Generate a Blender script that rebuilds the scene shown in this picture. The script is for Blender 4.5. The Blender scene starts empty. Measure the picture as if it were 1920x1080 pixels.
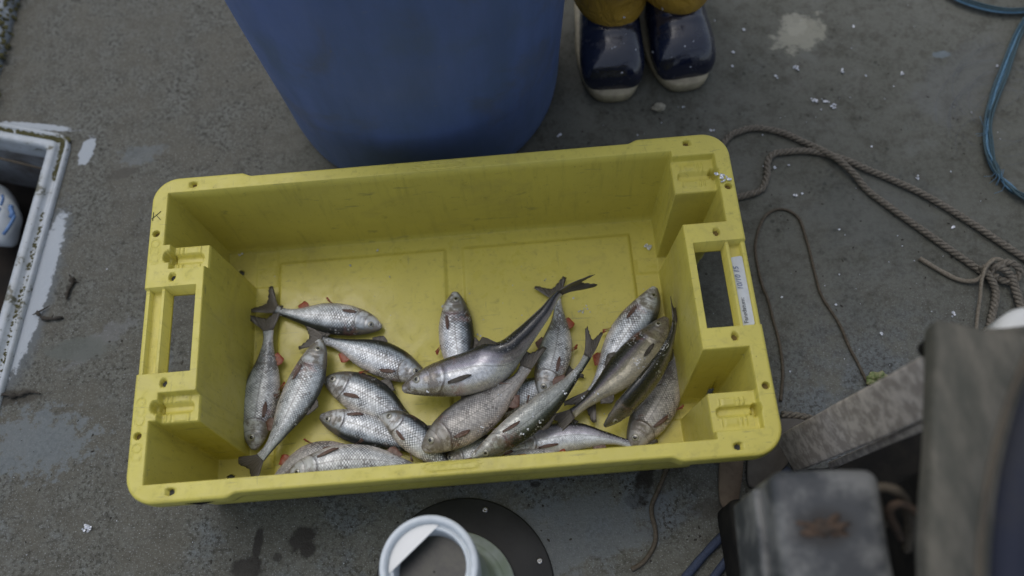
import bpy, bmesh, math, random
import numpy as np
from mathutils import Vector, Matrix, noise
random.seed(7); rng = np.random.default_rng(7)
S = bpy.context.scene
PI = math.pi
# ---------------------------------------------------------------- camera, sky, sun, exposure
RIGHT = Vector((0.9965385, -0.0716333, -0.0421852)); UP = Vector((0.0823291, 0.9207597, 0.3813444)); BACK = Vector((0.0115255, -0.3834974, 0.9234700))
CAM = Vector((0.10088, -0.42528, 1.26454)); FPX = 1660.0
cd = bpy.data.cameras.new('camera'); cam = bpy.data.objects.new('camera', cd); S.collection.objects.link(cam)
m = Matrix.Identity(4)
for i in range(3):
    m[i][0], m[i][1], m[i][2], m[i][3] = RIGHT[i], UP[i], BACK[i], CAM[i]
cam.matrix_world = m
cd.sensor_width = 36; cd.lens = FPX / 1920 * 36; cd.clip_start = 0.02; cd.clip_end = 3000
cd.dof.use_dof = True; cd.dof.focus_distance = 1.21; cd.dof.aperture_fstop = 2.0
S.camera = cam
SUN_EL, SUN_AZ = math.radians(68), math.radians(-35)      # azimuth from +Y towards +X
w = bpy.data.worlds.new('World'); S.world = w; w.use_nodes = True
wn = w.node_tree; bg = wn.nodes['Background']
sky = wn.nodes.new('ShaderNodeTexSky'); sky.sky_type = 'NISHITA'; sky.sun_disc = False
sky.sun_elevation = SUN_EL; sky.sun_rotation = SUN_AZ; sky.air_density = 1.0; sky.dust_density = 3.0
hs = wn.nodes.new('ShaderNodeHueSaturation'); hs.inputs['Saturation'].default_value = 0.56
wn.links.new(sky.outputs[0], hs.inputs['Color']); wn.links.new(hs.outputs[0], bg.inputs['Color']); bg.inputs['Strength'].default_value = 0.145
sd = bpy.data.lights.new('sun', 'SUN'); sd.energy = 0.5; sd.angle = math.radians(45); sd.color = (1.0, 0.97, 0.92)
sun = bpy.data.objects.new('sun', sd); S.collection.objects.link(sun)
sdir = Vector((math.sin(SUN_AZ) * math.cos(SUN_EL), math.cos(SUN_AZ) * math.cos(SUN_EL), math.sin(SUN_EL)))
sun.rotation_euler = sdir.to_track_quat('Z', 'Y').to_euler()
S.view_settings.view_transform = 'Standard'; S.view_settings.look = 'None'; S.view_settings.gamma = 1
S.view_settings.exposure = 0.0

def at(u, v, z=0.0):
    d = RIGHT * (u - 960) / FPX + UP * (540 - v) / FPX - BACK
    return CAM + d * ((z - CAM.z) / d.z)

# ---------------------------------------------------------------- helpers
def mk(name, V, F, mats, parent=None, smooth=True, mi=None, uv=None, uv2=None):
    me = bpy.data.meshes.new(name); me.from_pydata([tuple(map(float, v)) for v in V], [], [tuple(map(int, f)) for f in F])
    for mt in (mats if isinstance(mats, (list, tuple)) else [mats]): me.materials.append(mt)
    if mi is not None: me.polygons.foreach_set('material_index', np.array(mi, dtype=np.int32))
    li = np.zeros(len(me.loops), dtype=np.int32); me.loops.foreach_get('vertex_index', li)
    for nm, a in (('uv', uv), ('body', uv2)):
        if a is not None:
            l = me.uv_layers.new(name=nm); l.data.foreach_set('uv', np.array(a, dtype=np.float32)[li].ravel())
    me.polygons.foreach_set('use_smooth', [smooth] * len(me.polygons)); me.update()
    o = bpy.data.objects.new(name, me); S.collection.objects.link(o)
    if parent: o.parent = parent
    return o
def tag(o, label=None, cat=None, group=None, kind=None):
    if label: o['label'] = label
    if cat: o['category'] = cat
    if group: o['group'] = group
    if kind: o['kind'] = kind
    return o
def thing(name, label, cat, group=None):
    o = bpy.data.objects.new(name, None); S.collection.objects.link(o); o.empty_display_size = 0.05
    return tag(o, label, cat, group)
def base(o, p):      # move a thing's origin to its base, its parts stay where they are
    p = Vector(p); o.location = p
    for c in o.children: c.location = c.location - p
class MB:
    def __init__(s): s.V = []; s.F = []; s.M = []
    def add(s, V, F, m=0):
        n = len(s.V); s.V += [tuple(v) for v in V]; s.F += [tuple(i + n for i in f) for f in F]; s.M += [m] * len(F)
    def tube(s, pts, r, seg=10, m=0, caps=True):
        pts = [Vector(p) for p in pts]; n = len(pts); rs = r if isinstance(r, (list, np.ndarray)) else [r] * n
        V = []; prev = None
        for i in range(n):
            T = (pts[min(i + 1, n - 1)] - pts[max(i - 1, 0)]).normalized()
            if prev is None: a = T.cross(Vector((0, 0, 1)));  a = a if a.length > 1e-3 else T.cross(Vector((1, 0, 0)))
            else: a = prev - T * prev.dot(T)
            a.normalize(); prev = a; b = T.cross(a)
            for k in range(seg):
                t = 2 * PI * k / seg; V.append(pts[i] + (a * math.cos(t) + b * math.sin(t)) * float(rs[i]))
        F = [(i * seg + k, i * seg + (k + 1) % seg, (i + 1) * seg + (k + 1) % seg, (i + 1) * seg + k) for i in range(n - 1) for k in range(seg)]
        if caps: F += [tuple(range(seg))[::-1], tuple((n - 1) * seg + k for k in range(seg))]
        s.add(V, F, m)
    def obj(s, name, mats, parent=None, smooth=True): return mk(name, s.V, s.F, mats, parent, smooth, s.M)
def spline(P, n):
    P = [Vector(p) for p in P]; Q = [P[0] * 2 - P[1]] + P + [P[-1] * 2 - P[-2]]; out = []
    for i in range(1, len(Q) - 2):
        for k in range(24):
            t = k / 24; a, b, c, d = Q[i - 1], Q[i], Q[i + 1], Q[i + 2]
            out.append(0.5 * ((2 * b) + (c - a) * t + (2 * a - 5 * b + 4 * c - d) * t * t + (3 * b - a - 3 * c + d) * t ** 3))
    out.append(P[-1]); L = [0]
    for i in range(1, len(out)): L.append(L[-1] + (out[i] - out[i - 1]).length)
    res = []; j = 0
    for k in range(n):
        t = L[-1] * k / (n - 1)
        while j < len(L) - 2 and L[j + 1] < t: j += 1
        f = (t - L[j]) / max(1e-9, L[j + 1] - L[j]); res.append(out[j].lerp(out[j + 1], min(1, f)))
    return res, L[-1]
def loft(rings, caps=True):
    n = len(rings[0]); V = [v for r in rings for v in r]
    F = [(i * n + k, i * n + (k + 1) % n, (i + 1) * n + (k + 1) % n, (i + 1) * n + k) for i in range(len(rings) - 1) for k in range(n)]
    if caps: F += [tuple(range(n))[::-1], tuple((len(rings) - 1) * n + k for k in range(n))]
    return V, F
def lathe(prof, c=(0, 0, 0), seg=48, axis=None):
    return loft([[Vector(c) + Vector((r * math.cos(2 * PI * k / seg), r * math.sin(2 * PI * k / seg), z)) for k in range(seg)] for r, z in prof], False)
def box(name, c, size, mat, parent=None, bev=0.004, M=None, seg=3, sub=0, wob=0):
    bm = bmesh.new(); bmesh.ops.create_cube(bm, size=1); bmesh.ops.scale(bm, vec=size, verts=bm.verts)
    if bev: bmesh.ops.bevel(bm, geom=bm.edges[:], offset=bev, segments=seg, affect='EDGES', profile=0.5)
    if M is not None: bmesh.ops.transform(bm, matrix=M, verts=bm.verts)
    if wob:
        bmesh.ops.subdivide_edges(bm, edges=[e for e in bm.edges if e.calc_length() > 0.03], cuts=6, use_grid_fill=True)
        for v in bm.verts: v.co += noise.noise_vector(v.co * 22) * wob
    bmesh.ops.translate(bm, vec=c, verts=bm.verts)
    me = bpy.data.meshes.new(name); bm.to_mesh(me); bm.free(); me.materials.append(mat)
    me.polygons.foreach_set('use_smooth', [True] * len(me.polygons))
    o = bpy.data.objects.new(name, me); S.collection.objects.link(o)
    if parent: o.parent = parent
    return o
def lump(name, c, r, mat, parent=None, sq=(1, 1, .5), rough=.35, sub=3, f=40, seed=0):
    bm = bmesh.new(); bmesh.ops.create_icosphere(bm, subdivisions=sub, radius=1)
    for v in bm.verts:
        k = 1 + rough * noise.noise(v.co * f / 20 + Vector((seed, 3, 1))); v.co = Vector((v.co.x * sq[0], v.co.y * sq[1], v.co.z * sq[2])) * r * k + Vector(c)
    me = bpy.data.meshes.new(name); bm.to_mesh(me); bm.free(); me.materials.append(mat); me.polygons.foreach_set('use_smooth', [True] * len(me.polygons))
    o = bpy.data.objects.new(name, me); S.collection.objects.link(o)
    if parent: o.parent = parent
    return o

# ---------------------------------------------------------------- material kit
class NT:
    def __init__(s, name, rough=0.6, metal=0.0, spec=0.5, coat=0.0):
        s.m = bpy.data.materials.new(name); s.m.use_nodes = True; s.t = s.m.node_tree; s.b = s.t.nodes['Principled BSDF']
        s.b.inputs['Roughness'].default_value = rough; s.b.inputs['Metallic'].default_value = metal
        s.b.inputs['Specular IOR Level'].default_value = spec; s.b.inputs['Coat Weight'].default_value = coat; s.b.inputs['Coat Roughness'].default_value = 0.12
        s.tc = s.t.nodes.new('ShaderNodeTexCoord')
    def n(s, t, **k):
        o = s.t.nodes.new(t)
        for a, b in k.items(): setattr(o, a, b)
        return o
    def l(s, a, b): s.t.links.new(a, b)
    def put(s, sock, v):
        if isinstance(v, (int, float)): sock.default_value = v
        elif isinstance(v, (tuple, list)): sock.default_value = tuple(v) + ((1,) if len(v) == 3 and sock.type == 'RGBA' else ())
        else: s.l(v, sock)
    def noise(s, scale, detail=4, rough=.6, co=None, dist=0.0):
        n = s.n('ShaderNodeTexNoise'); n.inputs['Scale'].default_value = scale; n.inputs['Detail'].default_value = detail; n.inputs['Roughness'].default_value = rough
        n.inputs['Distortion'].default_value = dist; s.l(co or s.tc.outputs['Object'], n.inputs['Vector']); return n.outputs['Fac']
    def mr(s, x, a, b, c=0.0, d=1.0, smooth=True):
        n = s.n('ShaderNodeMapRange'); n.interpolation_type = 'SMOOTHSTEP' if smooth else 'LINEAR'; s.put(n.inputs[0], x)
        for i, v in enumerate((a, b, c, d)): n.inputs[i + 1].default_value = v
        return n.outputs[0]
    def math(s, op, a, b=0.0, c=None):
        n = s.n('ShaderNodeMath', operation=op); s.put(n.inputs[0], a); s.put(n.inputs[1], b)
        if c is not None: s.put(n.inputs[2], c)
        return n.outputs[0]
    def mix(s, f, a, b, bt='MIX'):
        n = s.n('ShaderNodeMix', data_type='RGBA', blend_type=bt); s.put(n.inputs[0], f); s.put(n.inputs[6], a); s.put(n.inputs[7], b); return n.outputs[2]
    def color(s, c): s.put(s.b.inputs['Base Color'], c)
    def rough(s, c): s.put(s.b.inputs['Roughness'], c)
    def bump(s, h, st=0.3, dist=0.001):
        n = s.n('ShaderNodeBump'); n.inputs['Strength'].default_value = st; n.inputs['Distance'].default_value = dist; s.l(h, n.inputs['Height']); s.l(n.outputs[0], s.b.inputs['Normal'])
def simple(name, c, c2=None, sc=20, rough=.6, metal=0, bump=.2, bd=.001, spec=.5, coat=0, lo=.4, hi=.65):
    k = NT(name, rough, metal, spec, coat); f = k.noise(sc, 6, .65)
    k.color(k.mix(k.mr(f, lo, hi), c, c2 or tuple(x * .7 for x in c))); k.bump(k.noise(sc * 4, 5), bump, bd); return k

# deck -----------------------------------------------------------
k = NT('deck_coating', .7, 0, .35); co = k.tc.outputs['Object']
big = k.noise(2.6, 5, .6); mid = k.noise(14, 6, .65); fine = k.noise(160, 3, .7); gran = k.noise(420, 2, .6)
sep = k.n('ShaderNodeSeparateXYZ'); k.l(co, sep.inputs[0]); X, Y = sep.outputs[0], sep.outputs[1]
left = k.mr(k.math('ADD', X, k.math('MULTIPLY', k.math('SUBTRACT', big, .5), .5)), -.1, -.4)   # older, rougher coating on the left
low = k.mr(k.math('ADD', k.math('SUBTRACT', Y, k.math('MULTIPLY', X, .1)), k.math('MULTIPLY', k.math('SUBTRACT', mid, .5), .6)), .15, -.25)
cR = k.mix(k.mr(big, .35, .7), (.098, .102, .085), (.119, .123, .106))
cL = k.mix(k.mr(mid, .38, .66), (.078, .077, .060), (.128, .133, .118))
c = k.mix(left, cR, cL); c = k.mix(k.mr(k.noise(38, 6, .72), .46, .66, 0, .55), c, (.045, .042, .030)); c = k.mix(k.mr(k.noise(22, 5, .7), .52, .70, 0, .35), c, (.15, .16, .15))
wear = k.mr(k.math('ADD', k.math('MULTIPLY', mid, .6), k.math('MULTIPLY', big, .5)), .55, .68)
c = k.mix(k.math('MULTIPLY', k.math('MULTIPLY', low, wear), .9), c, (.140, .165, .185))
c = k.mix(k.math('MULTIPLY', k.math('MULTIPLY', k.mr(fine, .42, .66), k.mr(mid, .38, .6, .3, .9)), k.mr(k.math('ADD', left, low), 0, 1, .4, 1)), c, (.028, .026, .018))
c = k.mix(k.math('MULTIPLY', k.mr(gran, .56, .72), k.mr(k.math('ADD', left, low), 0, 1, .12, .8)), c, (.24, .255, .26))
vor = k.n('ShaderNodeTexVoronoi', feature='F1'); vor.inputs['Scale'].default_value = 60; k.l(co, vor.inputs['Vector'])
c = k.mix(k.math('MULTIPLY', k.mr(vor.outputs['Distance'], .28, .10), k.mr(mid, .48, .62, 0, .7)), c, (.030, .030, .025))
def spot(u, v, ru, rv, rot, col, fac=.9, nz=.9, ns=60, edge=.25):
    global c
    p = at(u, v, 0); mp = k.n('ShaderNodeMapping', vector_type='TEXTURE'); k.l(co, mp.inputs['Vector'])
    mp.inputs['Location'].default_value = p; mp.inputs['Rotation'].default_value = (0, 0, math.radians(rot)); mp.inputs['Scale'].default_value = (ru / 1180, rv / 1180, 1)
    ln = k.n('ShaderNodeVectorMath', operation='LENGTH'); k.l(mp.outputs[0], ln.inputs[0])
    d = k.math('ADD', ln.outputs['Value'], k.math('MULTIPLY', k.math('SUBTRACT', k.noise(ns, 5, .7), .5), nz * 2))
    c = k.mix(k.math('MULTIPLY', k.mr(d, 1 + edge, 1 - edge), fac), c, col)
WHT = (.36, .40, .44)
spot(58, 560, 40, 200, -9, (.100, .115, .125), .8, .5, 30)
spot(70, 545, 22, 165, -10, WHT, .95, .62, 90, .1)
spot(163, 283, 14, 34, -12, WHT, .9, .7, 90, .1)
spot(70, 237, 80, 7, -12, WHT, .9, .8, 90, .15)
spot(8, 690, 14, 60, -14, WHT, .9, .6, 70, .1)
spot(265, 290, 40, 20, 10, (.13, .155, .17), .45, 1.6, 45)
spot(230, 325, 28, 12, 10, (.045, .043, .035), .7, .9)
spot(1500, 65, 50, 36, 30, (.27, .27, .22), .8, 1.4, 45)
spot(1490, 45, 26, 26, 0, (.30, .30, .25), .7, 1.0, 80)
spot(1765, 102, 16, 8, 0, (.20, .27, .33), .4, .9)
spot(1800, 150, 120, 60, 40, (.12, .13, .135), .3, 1.0, 30)
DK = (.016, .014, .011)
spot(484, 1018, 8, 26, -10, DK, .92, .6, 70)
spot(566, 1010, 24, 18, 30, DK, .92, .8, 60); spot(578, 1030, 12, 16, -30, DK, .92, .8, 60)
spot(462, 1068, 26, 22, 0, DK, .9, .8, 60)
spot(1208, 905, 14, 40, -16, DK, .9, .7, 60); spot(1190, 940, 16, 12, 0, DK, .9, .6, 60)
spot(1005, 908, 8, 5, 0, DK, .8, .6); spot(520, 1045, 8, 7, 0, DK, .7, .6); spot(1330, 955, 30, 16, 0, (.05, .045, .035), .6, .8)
spot(190, 640, 70, 18, 35, (.16, .17, .18), .4, 1.6, 60); spot(150, 655, 60, 22, 0, (.09, .10, .09), .8, .6)
spot(20, 745, 60, 14, 0, (.04, .035, .025), .7, .9)
spot(300, 690, 20, 50, 0, (.12, .14, .155), .3, 1.4, 40)
spot(70, 830, 90, 55, 0, (.14, .165, .18), .65, 2.0, 60)
spot(1080, 1000, 150, 60, 10, (.13, .15, .165), .6, 1.4, 40)
spot(1640, 390, 110, 90, 0, (.09, .10, .098), .3, 1.0, 30)
k.color(c); k.rough(k.mr(mid, .35, .7, .55, .82))
hgt = k.math('ADD', k.math('MULTIPLY', gran, .5), k.math('ADD', fine, k.math('MULTIPLY', mid, 1.5))); k.bump(hgt, .55, .0022)
M_DECK = k.m
# yellow plastic ---------------------------------------------------
k = NT('yellow_crate_plastic', .42, 0, .45)
a = k.noise(9, 5, .6); b = k.noise(45, 6, .7, dist=.6)
mp = k.n('ShaderNodeMapping'); k.l(k.tc.outputs['Object'], mp.inputs['Vector']); mp.inputs['Scale'].default_value = (90, 90, 9)
st = k.noise(1, 5, .65, mp.outputs[0])
c = k.mix(k.mr(a, .35, .7), (.585, .525, .105), (.53, .475, .098))
c = k.mix(k.mr(st, .50, .78, 0, .38), c, (.24, .215, .05))
c = k.mix(k.mr(b, .60, .74, 0, .45), c, (.16, .145, .055))
mp2 = k.n('ShaderNodeMapping'); k.l(k.tc.outputs['Object'], mp2.inputs['Vector']); mp2.inputs['Rotation'].default_value = (.3, .2, .9); mp2.inputs['Scale'].default_value = (30, 220, 60)
sc_ = k.noise(1, 3, .6, mp2.outputs[0]); c = k.mix(k.mr(sc_, .66, .74, 0, .4), c, (.14, .14, .07))
c = k.mix(k.mr(k.noise(300, 2, .5), .70, .76, 0, .6), c, (.10, .07, .03))
for rt_, sc3, th3 in (((.1, .4, .35), (14, 260, 90), .67), ((.6, .1, 2.2), (20, 300, 80), .69), ((.2, .9, 1.5), (240, 18, 60), .69)):
    mp3 = k.n('ShaderNodeMapping'); k.l(k.tc.outputs['Object'], mp3.inputs['Vector']); mp3.inputs['Rotation'].default_value = rt_; mp3.inputs['Scale'].default_value = sc3
    c = k.mix(k.mr(k.noise(1, 3, .6, mp3.outputs[0]), th3, th3 + .05, 0, .45), c, (.20, .19, .09))
c = k.mix(k.mr(k.noise(5.5, 5, .7, dist=.8), .54, .70, 0, .30), c, (.30, .25, .09))
k.color(c); sz_ = k.n('ShaderNodeSeparateXYZ'); k.l(k.tc.outputs['Object'], sz_.inputs[0]); wet = k.math('MULTIPLY', k.mr(sz_.outputs[2], .03, .012), k.mr(k.noise(7, 4), .42, .58))
k.rough(k.math('SUBTRACT', k.mr(b, .4, .7, .36, .58), k.math('MULTIPLY', wet, .12))); k.bump(k.math('ADD', k.noise(60, 4), k.math('MULTIPLY', k.noise(700, 2), .3)), .18, .0008)
k.b.inputs['Subsurface Weight'].default_value = 0.0
M_YEL = k.m
k = NT('dried_mud', .9); k.color(k.mix(k.noise(300, 3), (.10, .065, .02), (.20, .15, .04))); M_MUD = k.m
k = NT('blue_barrel_plastic', .46, 0, .35)
mp = k.n('ShaderNodeMapping'); k.l(k.tc.outputs['Object'], mp.inputs['Vector']); mp.inputs['Scale'].default_value = (14, 14, 3)
a = k.noise(1, 6, .65, mp.outputs[0]); b = k.noise(7, 5, .6)
c = k.mix(k.mr(a, .35, .7), (.098, .155, .350), (.080, .128, .265)); c = k.mix(k.mr(b, .5, .75, 0, .6), c, (.095, .135, .195))
c = k.mix(k.mr(k.noise(120, 3), .68, .75, 0, .5), c, (.16, .18, .2)); c = k.mix(k.mr(k.noise(3.2, 6, .65, dist=1.2), .56, .66, 0, .35), c, (.10, .11, .115)); mps = k.n('ShaderNodeMapping'); k.l(k.tc.outputs['Object'], mps.inputs['Vector']); mps.inputs['Rotation'].default_value = (.5, .2, .4); mps.inputs['Scale'].default_value = (60, 8, 120); c = k.mix(k.mr(k.noise(1, 3, .6, mps.outputs[0]), .68, .74, 0, .35), c, (.17, .20, .26)); k.color(c); k.rough(k.mr(b, .3, .7, .38, .6)); k.bump(a, .15, .002); M_BLUE = k.m
# white painted coaming with algae
k = NT('weathered_white_paint', .5); a = k.noise(28, 6, .7); f = k.noise(130, 4, .7)
c = k.mix(k.mr(a, .3, .7), (.43, .475, .52), (.33, .36, .37)); c = k.mix(k.mr(a, .55, .62, 0, .85), c, (.055, .052, .018)); c = k.mix(k.mr(f, .62, .70, 0, .7), c, (.06, .06, .04)); k.color(c); k.bump(a, .3, .002); M_WPAINT = k.m
k = NT('green_algae', .85); c = k.mix(k.noise(120, 5, .7), (.02, .025, .006), (.11, .10, .035)); k.color(c); k.bump(k.noise(200, 4), .9, .002); M_ALG = k.m
M_BILGE = simple('bilge_water', (.010, .009, .008), (.020, .016, .013), 14, .7, bump=.3, spec=.15).m
M_WELL = simple('grimy_well_paint', (.24, .26, .28), (.09, .08, .07), 12, .6).m
k = NT('navy_boot_rubber', .22, 0, .6, .8); a = k.noise(45, 5, .7); k.color(k.mix(k.mr(a, .5, .72, 0, .6), (.010, .014, .034), (.040, .044, .056))); k.rough(k.mr(a, .45, .7, .10, .40)); k.bump(k.noise(26, 5), .6, .004); M_BOOT = k.m
M_SOLE = simple('cream_sole_rubber', (.40, .36, .25), (.30, .27, .19), 60, .55).m
k = NT('ochre_oilskin', .38, 0, .5); a = k.noise(14, 4); k.color(k.mix(k.mr(a, .3, .7), (.44, .27, .035), (.33, .20, .03))); k.bump(k.noise(22, 4, .6, dist=1.5), .9, .010); M_OIL = k.m
M_SKIN = simple('skin', (.45, .28, .2), rough=.5).m
M_KNIT = simple('dark_wool', (.03, .035, .05), sc=200, rough=.9, bump=.5).m
M_PLATE = simple('dark_hatch_plate_plastic', (.020, .021, .022), (.034, .035, .036), 9, .5, bump=.1, spec=.3).m
M_STEEL = simple('screw_steel', (.55, .55, .55), (.3, .3, .3), 200, .3, 1).m
M_WPL = simple('white_plastic', (.60, .66, .70), (.52, .57, .60), 20, .35, bump=.05).m
k = NT('milky_translucent_plastic', .3); k.color(k.mix(k.mr(k.noise(9, 4), .35, .65), (.52, .58, .60), (.26, .33, .24))); k.b.inputs['Transmission Weight'].default_value = .1; M_MILK = k.m
M_DISC = simple('dark_mottled_disc', (.008, .010, .010), (.034, .036, .026), 40, .35, bump=.05).m
M_LABEL = simple('label_paper', (.52, .57, .62), (.46, .50, .55), 40, .5, bump=.02).m
M_PRINT = simple('grey_print_ink', (.12, .13, .14)).m
M_PEN = simple('blue_ballpoint_ink', (.20, .24, .36)).m
M_MARK = simple('faded_black_marker', (.08, .085, .05), (.2, .19, .07), 300).m
def ropemat(nm, c1, c2):
    k = NT(nm, .75, 0, .3); k.color(k.mix(k.mr(k.noise(260, 4, .7), .35, .68), c1, c2)); k.bump(k.noise(900, 3), .6, .0012); return k.m
M_ROPE = ropemat('worn_beige_rope', (.200, .182, .150), (.105, .095, .078)); M_CORD = ropemat('brown_cord', (.075, .062, .045), (.115, .098, .075)); M_PALE = ropemat('pale_cord', (.24, .215, .17), (.15, .13, .10))
M_BROPE = ropemat('teal_blue_rope', (.055, .10, .125), (.045, .075, .085)); M_BNET = ropemat('bright_blue_rope', (.12, .24, .36), (.075, .16, .24)); M_BHOSE = ropemat('dull_blue_line', (.045, .062, .11), (.035, .045, .075))
M_DRIFT = simple('rubbed_grey_paint', (.52, .48, .435), (.30, .272, .245), 70, .8, bump=.5, lo=.38, hi=.6).m
k = NT('mossy_olive_board', .85); mpb = k.n('ShaderNodeMapping'); k.l(k.tc.outputs['Object'], mpb.inputs['Vector']); mpb.inputs['Scale'].default_value = (22, 7, 7)
a = k.noise(1, 7, .7, mpb.outputs[0]); k.color(k.mix(k.mr(a, .32, .70), (.062, .064, .052), (.165, .152, .125))); k.bump(k.noise(30, 5), .5, .003); M_MOSSY = k.m
k = NT('grubby_black_plastic', .6); a = k.noise(16, 6, .65)
mpp = k.n('ShaderNodeMapping', vector_type='TEXTURE'); k.l(k.tc.outputs['Object'], mpp.inputs['Vector']); mpp.inputs['Location'].default_value = at(1540, 990, .45); mpp.inputs['Scale'].default_value = (.030, .018, .05)
ln = k.n('ShaderNodeVectorMath', operation='LENGTH'); k.l(mpp.outputs[0], ln.inputs[0])
c = k.mix(k.mr(a, .42, .62), (.040, .045, .050), (.150, .155, .152)); c = k.mix(k.mr(k.math('ADD', ln.outputs['Value'], k.math('MULTIPLY', a, .8)), 1.6, .9, 0, .9), c, (.020, .020, .020))
k.color(c); k.bump(a, .4, .003); M_GRUB = k.m
M_RUST = simple('rust_brown', (.075, .050, .034), (.035, .028, .022), 60, .9, bump=.7).m
M_NAVYR = simple('dark_navy_rubber', (.022, .026, .042), (.032, .034, .042), 12, .85, spec=.2).m
M_BLACK = simple('black_grime_and_shade', (.012, .012, .012), (.02, .019, .017), 20, .9, spec=.1).m  # black parts and scuffs, also the slab that stands in for shade
M_WOODO = simple('stained_plank', (.17, .13, .09), (.115, .085, .06), 30, .8, bump=.3).m
M_CAP = simple('bright_white_plastic', (.75, .77, .76), (.68, .7, .69), 8, .35).m
M_BRN = simple('tan_machine_edge', (.09, .077, .057), (.06, .052, .04), 16, .6).m

# fish materials ----------------------------------------------------
def fishmat(nm, side, upper, back, belly, rows, patt=1.0, rough=.3, metal=.35, back_at=.55, tint=None, worn=0.3):
    k = NT(nm, rough, metal, .6, .35)
    uv = k.n('ShaderNodeUVMap', uv_map='uv'); bd = k.n('ShaderNodeUVMap', uv_map='body')
    s1 = k.n('ShaderNodeSeparateXYZ'); k.l(uv.outputs[0], s1.inputs[0]); s2 = k.n('ShaderNodeSeparateXYZ'); k.l(bd.outputs[0], s2.inputs[0])
    U, V, hsx, dv = s1.outputs[0], s1.outputs[1], s2.outputs[0], s2.outputs[1]
    nz = k.noise(30, 4, .6); obj = k.n('ShaderNodeObjectInfo').outputs['Random']
    U = k.math('ADD', U, k.math('MULTIPLY', k.noise(40, 2), .05)); V = k.math('ADD', V, k.math('MULTIPLY', k.noise(47, 2), .05))
    a = k.math('ADD', k.math('MULTIPLY', U, rows), k.math('MULTIPLY', V, rows)); b = k.math('SUBTRACT', k.math('MULTIPLY', U, rows), k.math('MULTIPLY', V, rows))
    sa = k.math('ABSOLUTE', k.math('SINE', k.math('MULTIPLY', a, PI))); sb = k.math('ABSOLUTE', k.math('SINE', k.math('MULTIPLY', b, PI)))
    dia = k.math('MULTIPLY', sa, sb)                                        # one lattice cell per scale
    cmb = k.n('ShaderNodeCombineXYZ'); k.l(k.math('FLOOR', a), cmb.inputs[0]); k.l(k.math('FLOOR', b), cmb.inputs[1]); k.l(obj, cmb.inputs[2])
    wn_ = k.n('ShaderNodeTexWhiteNoise'); k.l(cmb.outputs[0], wn_.inputs['Vector']); cell = wn_.outputs['Value']
    onbody = k.mr(k.math('ADD', hsx, k.math('ADD', k.math('MULTIPLY', k.math('SUBTRACT', k.noise(70, 3), .5), .10), k.math('MULTIPLY', k.math('MULTIPLY', dv, dv), .07))), .205, .255)
    sc = k.mr(dia, .14, .50); fade = k.mr(k.noise(26, 4, .65), .38, .60, .25, 1.0)
    sc = k.math('SUBTRACT', 1.0, k.math('MULTIPLY', k.math('SUBTRACT', 1.0, sc), k.math('MULTIPLY', k.math('MULTIPLY', onbody, fade), patt)))
    d2 = k.math('ADD', dv, k.math('MULTIPLY', k.math('SUBTRACT', nz, .5), .35))
    c = k.mix(k.mr(d2, -.95, -.45), belly, side); c = k.mix(k.mr(d2, .05, back_at), c, upper); c = k.mix(k.mr(d2, back_at, back_at + .3), c, back)
    if tint: c = k.mix(k.mr(k.math('ABSOLUTE', k.math('SUBTRACT', d2, .15)), .22, .0, 0, .6), c, tint)
    lost = k.math('MULTIPLY', k.math('MULTIPLY', k.mr(k.math('ADD', k.noise(22, 4, .7), k.math('MULTIPLY', cell, .16)), .66, .70), onbody), worn)
    dark = k.mix(1.0, c, (.10, .11, .125), 'MULTIPLY')
    c = k.mix(k.math('MULTIPLY', k.mr(cell, 0, 1, 0, .38), onbody), c, dark)
    mot = k.math('MULTIPLY', k.mr(k.noise(19, 6, .75), .50, .64), k.math('MULTIPLY', onbody, k.mr(dv, -.6, .4, .05, .62))); c = k.mix(mot, c, dark)
    glint = k.math('MULTIPLY', k.mr(cell, .80, .9), k.math('MULTIPLY', onbody, k.mr(k.noise(16, 3), .5, .6))); c = k.mix(k.math('MULTIPLY', glint, .7), c, (.85, .90, .97))
    c = k.mix(sc, dark, c); c = k.mix(lost, c, (.07, .06, .055))
    c = k.mix(k.mr(k.noise(90, 4, .7), .62, .74, 0, .35), c, (.16, .10, .08))
    c = k.mix(k.math('MULTIPLY', k.mr(hsx, .26, .12), .45), c, (.20, .20, .18))
    oe = k.math('ADD', k.math('ADD', .222, k.math('MULTIPLY', k.noise(60, 3), .02)), k.math('MULTIPLY', k.math('MULTIPLY', dv, dv), -.06))
    c = k.mix(k.math('MULTIPLY', k.mr(k.math('ABSOLUTE', k.math('SUBTRACT', hsx, k.math('ADD', oe, .007))), .010, .002, 0, .8), k.math('MULTIPLY', k.mr(dv, .65, .2), k.mr(k.noise(48, 3), .35, .6, .35, 1))), c, (.06, .04, .035))      # gill slit
    pe = k.math('ADD', .15, k.math('MULTIPLY', k.math('MULTIPLY', dv, dv), -.03))
    c = k.mix(k.mr(k.math('ABSOLUTE', k.math('SUBTRACT', hsx, pe)), .006, .001, 0, .5), c, (.10, .09, .08))                           # cheek groove
    mo = k.math('MULTIPLY', k.mr(k.math('ABSOLUTE', k.math('SUBTRACT', hsx, k.math('SUBTRACT', .028, k.math('MULTIPLY', dv, .02)))), .007, .002), k.mr(k.math('ABSOLUTE', k.math('ADD', dv, .45)), .35, .25))
    c = k.mix(k.math('MULTIPLY', mo, .8), c, (.06, .035, .03))
    hn = k.noise(55, 5, .7); c = k.mix(k.math('MULTIPLY', k.mr(hsx, .26, .20), k.mr(hn, .42, .58, 0, .85)), c, (.15, .13, .105))          # mottled head
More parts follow.
